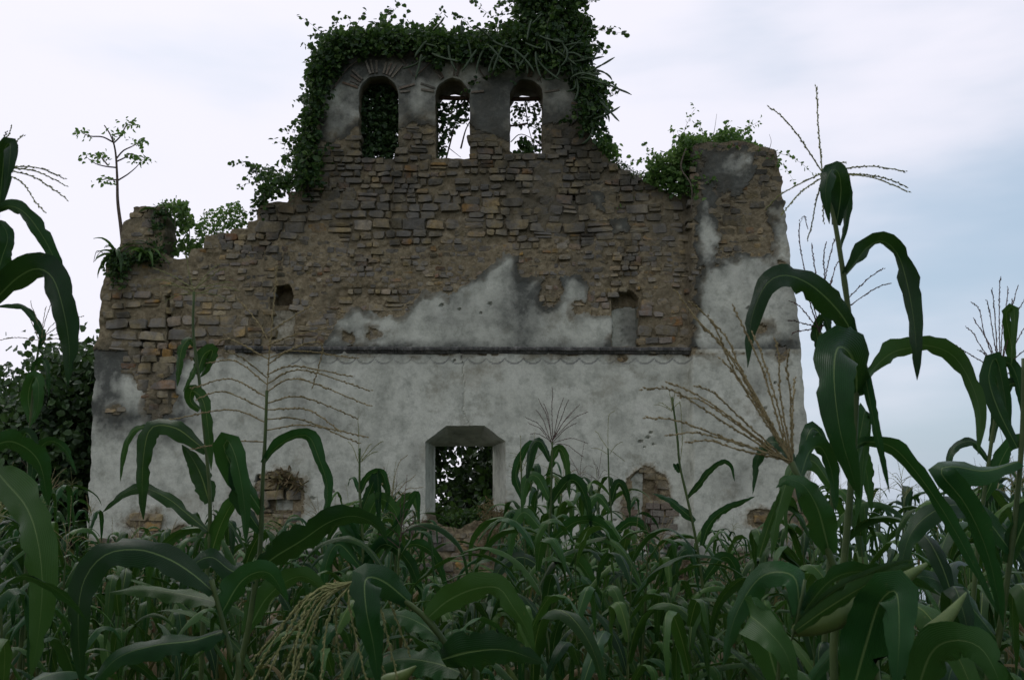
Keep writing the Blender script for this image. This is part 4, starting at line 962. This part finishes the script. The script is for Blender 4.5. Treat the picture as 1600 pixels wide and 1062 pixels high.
hero('maize plant behind the tallest one with a curled dark tassel left of its stalk', 3.0,
     [(1282, 520), (1290, 600), (1300, 700), (1300, 800), (1292, 950), (1288, 1110)],
     [([(1286, 560), (1276, 520), (1284, 498, -.02), (1292, 505, -.03), (1298, 545, -.03)], 18, 30, 30),
      ([(1295, 700), (1275, 670), (1262, 680, -.03), (1248, 740, -.04), (1252, 800, -.05)], 24, 30, 20),
      ([(1300, 720), (1325, 690), (1350, 720), (1362, 800)], 28, 30, 20),
      ([(1300, 760), (1270, 720), (1240, 730), (1215, 800), (1205, 870)], 30, 40, 20)],
     tassel=[[(1282, 520), (1262, 440, .02), (1251, 390, .03), (1249, 350, .03), (1256, 338, .03), (1262, 355, .03)]] + fan((1282, 515), [(1268, 380, .05), (1290, 380, -.05), (1304, 370, .05), (1312, 400, .1), (1380, 418, .02), (1390, 440, -.05), (1235, 468, .05), (1232, 500, -.05), (1238, 520, .1), (1245, 420, -.1), (1300, 430, .05)], .05), tcol='purple')

hero('maize plant cut by the left frame edge with broad leaves against the sky', 2.2,
     [(-6, 262), (-4, 330), (-8, 420), (-14, 520), (-24, 700), (-40, 900), (-50, 1110)],
     [([(-2, 330), (4, 270, -.02), (8, 232, -.05), (16, 226, -.08), (14, 260, -.1), (8, 312, -.1)], 26, 15, 10),
      ([(-6, 330), (14, 322, -.02), (38, 332, -.04), (62, 362, -.05), (82, 398, -.05), (96, 440, -.05), (104, 490, -.05)], 26, 30, 10),
      ([(-20, 480), (4, 456), (30, 432, -.03), (58, 420, -.06), (82, 434, -.08), (98, 480, -.1), (108, 540, -.1), (106, 604, -.1)], 50, 30, 10),
      ([(-8, 440), (4, 400), (12, 372), (2, 350), (-20, 352)], 34, 30, 20),
      ([(-20, 720), (8, 752, -.05), (40, 790, -.1), (58, 840, -.14), (66, 910, -.15), (60, 990, -.15), (48, 1060, -.15)], 56, 35, 10),
      ([(-20, 700), (20, 690, .03), (60, 720, .06), (76, 790, .08)], 40, 40, 30)],
     tassel=fan((-4, 264), [(18, 198, 0), (36, 212, .04), (10, 206, -.06), (104, 310, 0), (102, 288, .06), (70, 330, -.06), (100, 276, .1), (-40, 160, 0), (-60, 230, 0)], .10), tcol='green')
hero('small tasselled maize plant in front of the dark trees at far left', 4.8,
     [(62, 532), (54, 590), (46, 680), (44, 780), (40, 900)],
     [([(52, 600), (54, 575), (66, 562, -.03), (74, 580, -.06), (76, 622, -.06)], 12, 30, 20), ([(50, 660), (44, 620), (52, 590, -.05), (60, 600, -.08), (58, 640, -.08), (46, 668, -.08)], 22, 10, 10),
      ([(46, 690), (36, 690), (40, 676, -.05), (50, 690, -.06), (50, 740, -.06), (40, 790, -.06)], 18, 20, 10), ([(62, 545), (66, 520), (40, 482), (12, 478), (-10, 480)], 14, 40, 20), ([(46, 720), (74, 690), (100, 700), (120, 740)], 16, 40, 30)],
     tassel=fan((62, 532), [(48, 470, 0), (72, 478, .06), (80, 474, -.06), (90, 500, .05), (0, 530, .1), (98, 530, .1), (130, 492, -.1), (36, 480, .05), (100, 522, 0)], .06), tcol='tan')

hero('slim maize plant at left with thin pale tassel over the bare masonry', 4.0,
     [(303, 456), (302, 520), (312, 600), (322, 700), (328, 780), (326, 860), (318, 960), (312, 1110)],
     [([(304, 540), (296, 530), (284, 545, -.03), (279, 580, -.04), (277, 604, -.04)], 15, 20, 20, 'leafB'), ([(308, 585), (318, 555, .03), (332, 548, .04), (322, 575, .04), (312, 590, .04)], 22, 10, 30),
      ([(306, 570), (298, 590, -.03), (286, 612, -.04)], 9, 20, 20), ([(312, 640), (298, 628, -.02), (300, 610, -.05), (318, 628, -.08), (326, 680, -.09), (330, 735, -.09)], 20, 25, 15),
      ([(324, 705), (305, 690), (278, 670), (248, 664), (232, 675, -.02), (224, 715, -.03), (222, 770, -.03), (224, 812, -.03)], 32, 35, 10),
      ([(246, 666), (218, 668), (202, 682), (192, 715), (188, 752)], 12, 40, 20), ([(327, 785), (315, 745, .03), (300, 715, .05), (284, 694, .06)], 32, 0, 20),
      ([(326, 830), (290, 800), (262, 778), (225, 762), (195, 770), (160, 800)], 26, 55, 25), ([(326, 880), (345, 820), (370, 780), (400, 790)], 28, 20, 30)],
     tassel=fan((303, 456), [(288, 393, 0), (342, 412, .05), (352, 418, -.05), (240, 418, .06), (238, 436, -.06), (252, 446, .1), (362, 440, .08), (372, 452, -.1), (258, 470, .1), (356, 468, .1)], .06), tcol='green', leafmat='leafB')
hero('maize plant at left centre with the widest tassel, branches arching across the plaster', 3.4,
     [(417, 610), (414, 690), (410, 760), (407, 850), (400, 900), (388, 980), (370, 1062), (362, 1110)],
     [([(412, 724), (428, 702), (455, 684), (482, 682), (498, 715, -.02), (512, 765, -.03), (504, 832, -.03)], 24, 50, 15),
      ([(410, 800), (390, 770, -.03), (366, 735, -.05), (350, 700, -.08), (356, 688, -.1), (370, 720, -.12), (382, 790, -.12), (384, 850, -.12)], 34, 20, 10),
      ([(408, 830), (388, 800, -.02), (370, 765, -.04), (362, 700, -.05), (340, 692, -.06)], 26, 30, 60),
      ([(406, 888), (432, 868, -.04), (470, 845, -.08), (515, 815, -.1), (555, 806, -.1), (590, 822, -.1), (606, 850, -.1)], 48, 20, 45),
      ([(400, 905), (360, 890, -.02), (330, 870, -.04), (300, 885, -.06), (280, 930, -.06)], 36, 55, 20),
      ([(385, 990), (420, 930, .04), (470, 900, .06), (520, 930, .06)], 40, 40, 30)],
     tassel=[[(417, 610), (422, 540), (428, 470), (433, 414)]] + [[(415 + .02 * (690 - y0), y0, 0), (mx_, my, d * .5), (ex, ey, d)] for (y0, mx_, my, ex, ey, d) in
             ((520, 450, 500, 485, 478, .05), (540, 455, 525, 512, 512, -.05), (560, 360, 530, 338, 538, .05), (570, 460, 548, 556, 560, .06), (585, 460, 572, 548, 588, -.05), (600, 470, 578, 578, 610, .04),
              (600, 370, 565, 326, 566, .05), (612, 465, 592, 578, 634, -.06), (620, 360, 592, 300, 606, .08), (630, 470, 620, 556, 652, .05), (640, 350, 612, 310, 622, -.06), (655, 470, 655, 560, 692, .1),
              (660, 360, 640, 268, 655, .03), (672, 480, 664, 572, 682, -.04), (690, 360, 690, 300, 702, .04), (640, 480, 640, 530, 672, -.1), (590, 380, 560, 350, 548, -.1), (560, 500, 535, 490, 602, .05), (530, 400, 500, 372, 468, .05))],
     tcol='tan', tsc=1.5, r0=.0175)
hero('bent maize plant whose pale green tassel droops at bottom centre', 2.0,
     [(560, 905), (610, 925), (660, 960), (700, 1010), (730, 1062), (745, 1110)],
     [([(640, 940), (600, 908, -.03), (572, 904, -.06), (572, 950, -.1), (584, 1010, -.1), (592, 1075, -.1)], 48, 20, 5),
      ([(668, 965), (700, 938), (740, 920, -.03), (778, 918, -.06), (800, 945, -.08), (822, 980, -.08), (836, 1020, -.08)], 46, 25, 30),
      ([(690, 1000), (660, 975, .03), (620, 960, .05), (570, 965, .06)], 40, 50, 30),
      ([(720, 1050), (680, 1035, .04), (620, 1030, .06), (560, 1060, .06)], 50, 40, 30),
      ([(690, 1030), (735, 1018, -.05), (790, 1015, -.08), (850, 1035, -.1)], 58, 15, 20)],
     tassel=[[(560, 905), (510, 930), (478, 985, -.02), (462, 1062, -.03), (458, 1110, -.03)]] + [[(552, 908, 0), (bx_, by_, d * .5), (ex, ey, d)] for (bx_, by_, ex, ey, d) in
             ((470, 940, 384, 1075, .05), (480, 935, 400, 1090, -.05), (490, 945, 425, 1095, .04), (500, 950, 440, 1100, -.04), (505, 940, 470, 1080, .06), (515, 960, 500, 1070, -.06), (525, 950, 535, 1062, .05),
              (545, 940, 575, 1075, -.05), (560, 945, 600, 1050, .05), (500, 935, 415, 1040, .08), (480, 945, 450, 1090, -.08), (590, 905, 640, 1020, .03), (585, 925, 622, 1060, -.03), (490, 925, 395, 1030, .1))],
     tcol='green', tsc=1.25, ears=[((596, 1062), (650, 1040, -.03), 11)])
hero('maize leaves sweeping up at the bottom left corner', 2.3,
     [(330, 905), (345, 960), (362, 1030), (372, 1110)],
     [([(335, 925), (300, 895), (262, 872), (215, 858, -.03), (165, 866, -.06), (132, 905, -.08), (122, 970, -.1), (128, 1075, -.1)], 52, 45, 10),
      ([(350, 985), (300, 1000, -.05), (240, 1008, -.1), (180, 1030, -.12), (135, 1085, -.12)], 42, 50, 20),
      ([(345, 960), (380, 905, .03), (420, 895, .05), (450, 940, .06)], 40, 30, 30), ([(340, 940), (300, 930, .05), (230, 920, .08), (170, 925, .1)], 34, 50, 40)], r0=.0125)
hero('dark tasselled maize plant in front of the wall right of the doorway', 5.6,
     [(863, 690), (862, 740), (860, 800), (852, 900), (848, 1000)],
     [([(860, 720), (845, 690), (830, 700), (822, 760)], 14, 30, 20), ([(860, 730), (872, 700), (884, 720), (890, 780)], 14, 30, 20), ([(859, 780), (840, 745), (822, 750), (815, 800)], 18, 30, 20), ([(859, 790), (890, 750), (912, 770), (925, 830)], 20, 40, 20),
      ([(856, 840), (820, 800), (800, 830), (795, 890)], 20, 30, 20), ([(856, 850), (900, 815), (940, 820), (975, 860)], 22, 50, 30), ([(853, 890), (890, 870), (920, 900), (935, 960)], 22, 40, 20), ([(853, 890), (815, 870), (780, 890), (760, 950)], 22, 40, 20)],
     tassel=fan((863, 690), [(863, 605, 0), (842, 622, .1), (880, 622, -.1), (918, 640, .1), (822, 650, -.1), (905, 632, .1), (838, 640, .1), (900, 660, -.1), (918, 690, .1), (826, 660, .1), (888, 625, -.1), (850, 628, .05), (910, 712, 0), (893, 645, .1), (830, 676, 0)], .10), tcol='purple')
hero('slender leaning maize stalk before the broken niche right of centre', 5.2,
     [(1050, 620), (1058, 680), (1062, 725), (1072, 770), (1085, 830), (1096, 900), (1104, 1000)],
     [([(1074, 778), (1092, 758), (1110, 735), (1130, 722), (1142, 728), (1148, 752)], 12, 40, 20), ([(1086, 814), (1070, 800), (1045, 780), (1018, 770)], 15, 20, 50), ([(1097, 852), (1108, 820), (1130, 798), (1165, 782), (1180, 775)], 15, 30, 20), ([(1062, 738), (1056, 725), (1062, 735)], 10, 10, 10),
      ([(1098, 900), (1080, 860), (1060, 870), (1050, 930)], 18, 30, 20), ([(1098, 910), (1130, 870), (1150, 890), (1160, 950)], 18, 30, 20)],
     tassel=fan((1050, 640), [(1046, 612, 0), (1030, 628, .05), (1055, 610, -.05), (1062, 628, .05), (1024, 632, 0)], .05) + [[(1062, 725), (1066, 690), (1064, 640), (1062, 628)]], tcol='green', r0=.011)
hero('maize plant with thin upright tassel left of the doorway', 4.8,
     [(562, 700), (562, 760), (566, 830), (568, 900), (566, 1000)],
     [([(563, 770), (575, 745), (595, 738), (606, 770), (602, 800)], 14, 40, 20), ([(565, 800), (585, 750), (590, 740), (592, 800), (592, 830)], 15, 20, 20), ([(566, 830), (590, 780), (618, 800), (622, 850)], 24, 30, 10), ([(566, 840), (540, 805), (548, 830), (590, 890)], 26, 20, 20),
      ([(567, 870), (620, 820), (650, 770), (655, 820)], 14, 30, 20), ([(567, 890), (530, 850), (510, 880), (505, 940)], 22, 30, 20), ([(567, 890), (600, 850), (640, 880), (665, 950)], 22, 40, 20)],
     tassel=fan((562, 720), [(560, 650, 0), (580, 692, .05), (598, 688, -.05), (545, 690, .05), (590, 705, .05)], .05), tcol='green')
hero('maize plant with one arching dry tassel beside the doorway', 5.4,
     [(612, 790), (616, 830), (618, 900), (616, 1000)],
     [([(614, 820), (625, 790), (640, 775), (650, 790), (655, 820)], 14, 30, 20), ([(614, 830), (620, 800), (606, 800), (600, 850)], 20, 30, 20), ([(616, 860), (650, 850), (680, 870), (700, 930)], 18, 40, 20), ([(616, 880), (590, 850), (575, 880)], 20, 30, 20)],
     tassel=[[(612, 790), (616, 750), (624, 722), (636, 712)]] + fan((612, 785), [(648, 742, .05), (600, 730, -.05), (660, 760, .05), (590, 748, .05), (644, 768, 0)], .15), tcol='tan')
hero('thin maize plant with a hooked tassel tip before the plain wall', 7.0,
     [(950, 700), (952, 760), (956, 820), (955, 900), (952, 980)],
     [([(954, 790), (965, 755), (978, 770), (985, 810)], 13, 30, 20), ([(955, 800), (935, 775), (920, 790), (905, 840)], 15, 30, 20), ([(955, 840), (985, 815), (1010, 830), (1020, 880)], 16, 30, 20), ([(955, 850), (925, 830), (905, 850)], 16, 30, 20)],
     tassel=[[(950, 700), (950, 670), (952, 648), (960, 642)]] + fan((951, 705), [(930, 672, .1), (972, 690, -.1), (925, 700, .1), (976, 720, .1)], .05), tcol='green', r0=.010)
hero('maize plant with small upright tassel by the right side of the doorway', 6.2,
     [(815, 720), (815, 770), (820, 840), (824, 920)],
     [([(817, 780), (806, 740), (822, 700), (836, 695), (828, 740)], 14, 30, 10), ([(820, 830), (800, 800), (790, 830)], 14, 30, 20), ([(822, 860), (850, 830), (870, 860)], 16, 30, 20), ([(822, 880), (790, 860), (770, 900)], 18, 30, 20)],
     tassel=fan((815, 740), [(813, 678, 0), (806, 712, .05), (824, 716, -.05), (796, 728, .05)], .05), tcol='green', r0=.010)

# --- the rest of the field
ENV = [(-60, 700), (0, 720), (90, 760), (140, 800), (190, 815), (300, 790), (400, 800), (480, 800), (540, 735), (620, 745), (650, 810), (690, 885), (780, 880), (815, 750), (850, 705), (930, 730), (985, 775), (1030, 835), (1070, 835), (1120, 830), (1180, 800), (1240, 745), (1330, 735), (1400, 745), (1450, 760), (1500, 735), (1560, 670), (1660, 640)]
ex, ey = zip(*ENV)
class Proto: pass
protos_m = []
for i in range(10):
    t = thing('maize_plant', 'x', 'maize'); pr = Proto(); pr.t = t; pr.tassel = i >= 6
    pr.h = build_maize(t, None, [1.75, 1.9, 1.6, 1.8, 1.7, 2.0, 1.8, 1.9, 1.75, 2.0][i], 10 + i % 3, [0, 0, 0, 0, 0, 0, 9, 12, 7, 14][i], 300 + i, 'leafB' if i % 2 == 0 else 'leafA', ear=i in (1, 4, 7), tcol=['tan', 'green', 'purple', 'tan'][i % 4], low=.25)
    pr.kids = [(c, list(c.children)) for c in t.children]
    protos_m.append(pr)
def plant_copy(pr):
    r_ = pr.t.copy(); COL.objects.link(r_)
    for c, gs in pr.kids:
        d = c.copy(); COL.objects.link(d); d.parent = r_
        for g in gs: k = g.copy(); COL.objects.link(k); k.parent = d
    return r_
placed = []; count = 0
ZONES = [(530, 'left'), (1100, 'middle'), (9999, 'right')]
def zone_text(px, Y):
    z_ = 'left' if px < 530 else ('middle' if px < 1100 else 'right')
    d_ = 'nearest' if Y < 4.5 else ('middle' if Y < 9.5 else 'farthest')
    where = {'left': 'at left, below the stained end of the wall', 'middle': 'in the centre, below the doorway', 'right': 'at right, below the pale buttress'}[z_]
    how = {'nearest': 'close leafy maize plant', 'middle': 'leafy maize plant halfway to the wall', 'farthest': 'small distant maize plant near the wall'}[d_]
    return '%s %s' % (how, where), '%s maize rows, %s' % (d_, z_)
targets = [(1.7, 4.2, 28), (4.2, 7.2, 105), (7.2, 12.0, 75), (12.0, 18.6, 75)]
for (ya, yb, cnt_) in targets:
    k = 0; tries = 0
    while k < cnt_ and tries < 6000:
        tries += 1
        Y = math.sqrt(rng.uniform(ya * ya, yb * yb)); px = rng.uniform(-90, 1690)
        X = float(W(px, 900, Y)[0]); gz = float(ground_z(X, Y))
        if Y < 4.2 and 600 < px < 1150 and rng.random() < .6: continue
        if Y < 3.1 and 60 < px < 1150: continue
        if any((X - a) ** 2 + (Y - b) ** 2 < (.05 if Y < 5 else .07) for a, b in placed): continue
        jit = rng.uniform(0, 40) if rng.random() < .6 else rng.uniform(30, 90)
        ev = np.interp(px, ex, ey) + jit
        if Y < 4.2: ev = max(ev, 885 + rng.uniform(0, 80)) if px < 1200 else max(ev, 820 + rng.uniform(0, 80))
        elif Y < 7: ev = max(ev, 790 + rng.uniform(0, 50) if px < 1200 else 760)
        zt = float(W(px, ev, Y)[2])
        use_t = rng.random() < (.0 if Y < 4.2 else .28 if Y < 8 else .5)
        pr = protos_m[rng.integers(6, 10) if use_t else rng.integers(0, 6)]
        s = (zt - gz) / pr.h
        if s < .42: continue
        s = min(s, rng.uniform(.95, 1.2))
        count += 1; k += 1; placed.append((X, Y))
        o = plant_copy(pr); o.location = (X, Y, gz); o.scale = (max(s, .75), max(s, .75), s); o.rotation_euler = (rng.normal(0, .04), rng.normal(0, .04), rng.uniform(0, 6.28))
        lab, grp = zone_text(px, Y); tag(o, lab, 'maize', grp)
for k in range(46):  # mostly unseen continuation of the field, added to shade the near plants
    for _ in range(200):
        X = rng.uniform(-5.5, 5.5); Y = rng.uniform(-5, 2.2)
        if math.hypot(X, Y) > .75 and (abs(X) > max(0, Y) * .56 + .7 or Y < -.7) and not any((X - a) ** 2 + (Y - b) ** 2 < .12 for a, b in placed): break
    placed.append((X, Y)); pr = protos_m[rng.integers(0, 10)]
    o = plant_copy(pr); sc_ = rng.uniform(1.05, 1.35); o.location = (X, Y, float(ground_z(X, Y))); o.scale = (sc_, sc_, sc_); o.rotation_euler = (rng.normal(0, .04), rng.normal(0, .04), rng.uniform(0, 6.28))
    tag(o, 'tall maize plant added beside or behind the viewpoint, outside the picture, to shade the near plants', 'maize', 'shading maize added around the viewpoint')
for pr in protos_m:
    for c, gs in pr.kids:
        for g in gs: bpy.data.objects.remove(g)
        bpy.data.objects.remove(c)
    bpy.data.objects.remove(pr.t)

# ------------------------------------------------------------------ weeds and grass between the plants
def blades(n, xr, yr, h0, h1, wd, test=None):
    x = rng.uniform(*xr, n); y = rng.uniform(*yr, n)
    if test is not None: k = test(x, y); x = x[k]; y = y[k]
    n = len(x); z_ = ground_z(x, y); az = rng.uniform(0, 6.28, n); h = rng.uniform(h0, h1, n); ln = rng.uniform(.1, .8, n) * h
    d = np.stack([np.cos(az), np.sin(az), 0 * az], 1); s = np.stack([-np.sin(az), np.cos(az), 0 * az], 1) * wd
    b = np.stack([x, y, z_], 1)
    m1 = b + d * (ln * .25)[:, None] + np.array([0, 0, 1]) * (h * .6)[:, None]; tp = b + d * ln[:, None] + np.array([0, 0, 1]) * (h * .92)[:, None]
    V = np.stack([b - s, b + s, m1 + s * .8, m1 - s * .8, tp], 1).reshape(-1, 3); i = np.arange(n)[:, None] * 5
    return V, (i + [0, 1, 2, 3]).tolist() + (i + [3, 2, 4]).tolist()
v, f_ = blades(26000, (-14, 12), (7, 19.6), .15, .7, .008, lambda x, y: np.abs(x) < y * .62 + 1)
tag(obj('undergrowth', mesh('undergrowth', v, f_, MAT['weeds'])), 'low green weeds between the maize plants', 'weeds', kind='stuff')
v, f_ = blades(9000, (-11, -5.2), (15, 19.5), .4, 1.15, .005, lambda x, y: fbm(x, y, .8, 2, 91) > -.1)
tag(obj('dry_grass', mesh('dry_grass', v, f_, MAT['drygrass'])), 'tall dry grass at the foot of the wall at left', 'grass', kind='stuff')
v, f_ = blades(5000, (-3, 6.5), (17.5, 19.7), .2, .8, .006, lambda x, y: fbm(x, y, .9, 2, 95) > 0)
tag(obj('dry_grass', mesh('dry_grass', v, f_, MAT['drygrass'])), 'dry grass along the foot of the wall at right', 'grass', kind='stuff')
Cw = []
for i in range(170):
    Y = rng.uniform(7, 19.4); X = rng.uniform(-.58, .58) * Y; g = float(ground_z(X, Y)); hh = rng.uniform(.2, .75)
    Cw.append(np.array([X, Y, g + hh * .5]) + rng.normal(0, 1, (70, 3)) * [.22, .22, hh * .3])
Cw = np.concatenate(Cw); v, f_ = leaf_cloud(Cw, rng.uniform(.05, .13, len(Cw)), up=.9)
tag(obj('broadleaf_weeds', mesh('broadleaf_weeds', v, f_, MAT['weeds'])), 'broad-leaved weeds growing among the maize', 'weeds', kind='stuff')
print('stones', len(stones), 'maize copies', count)
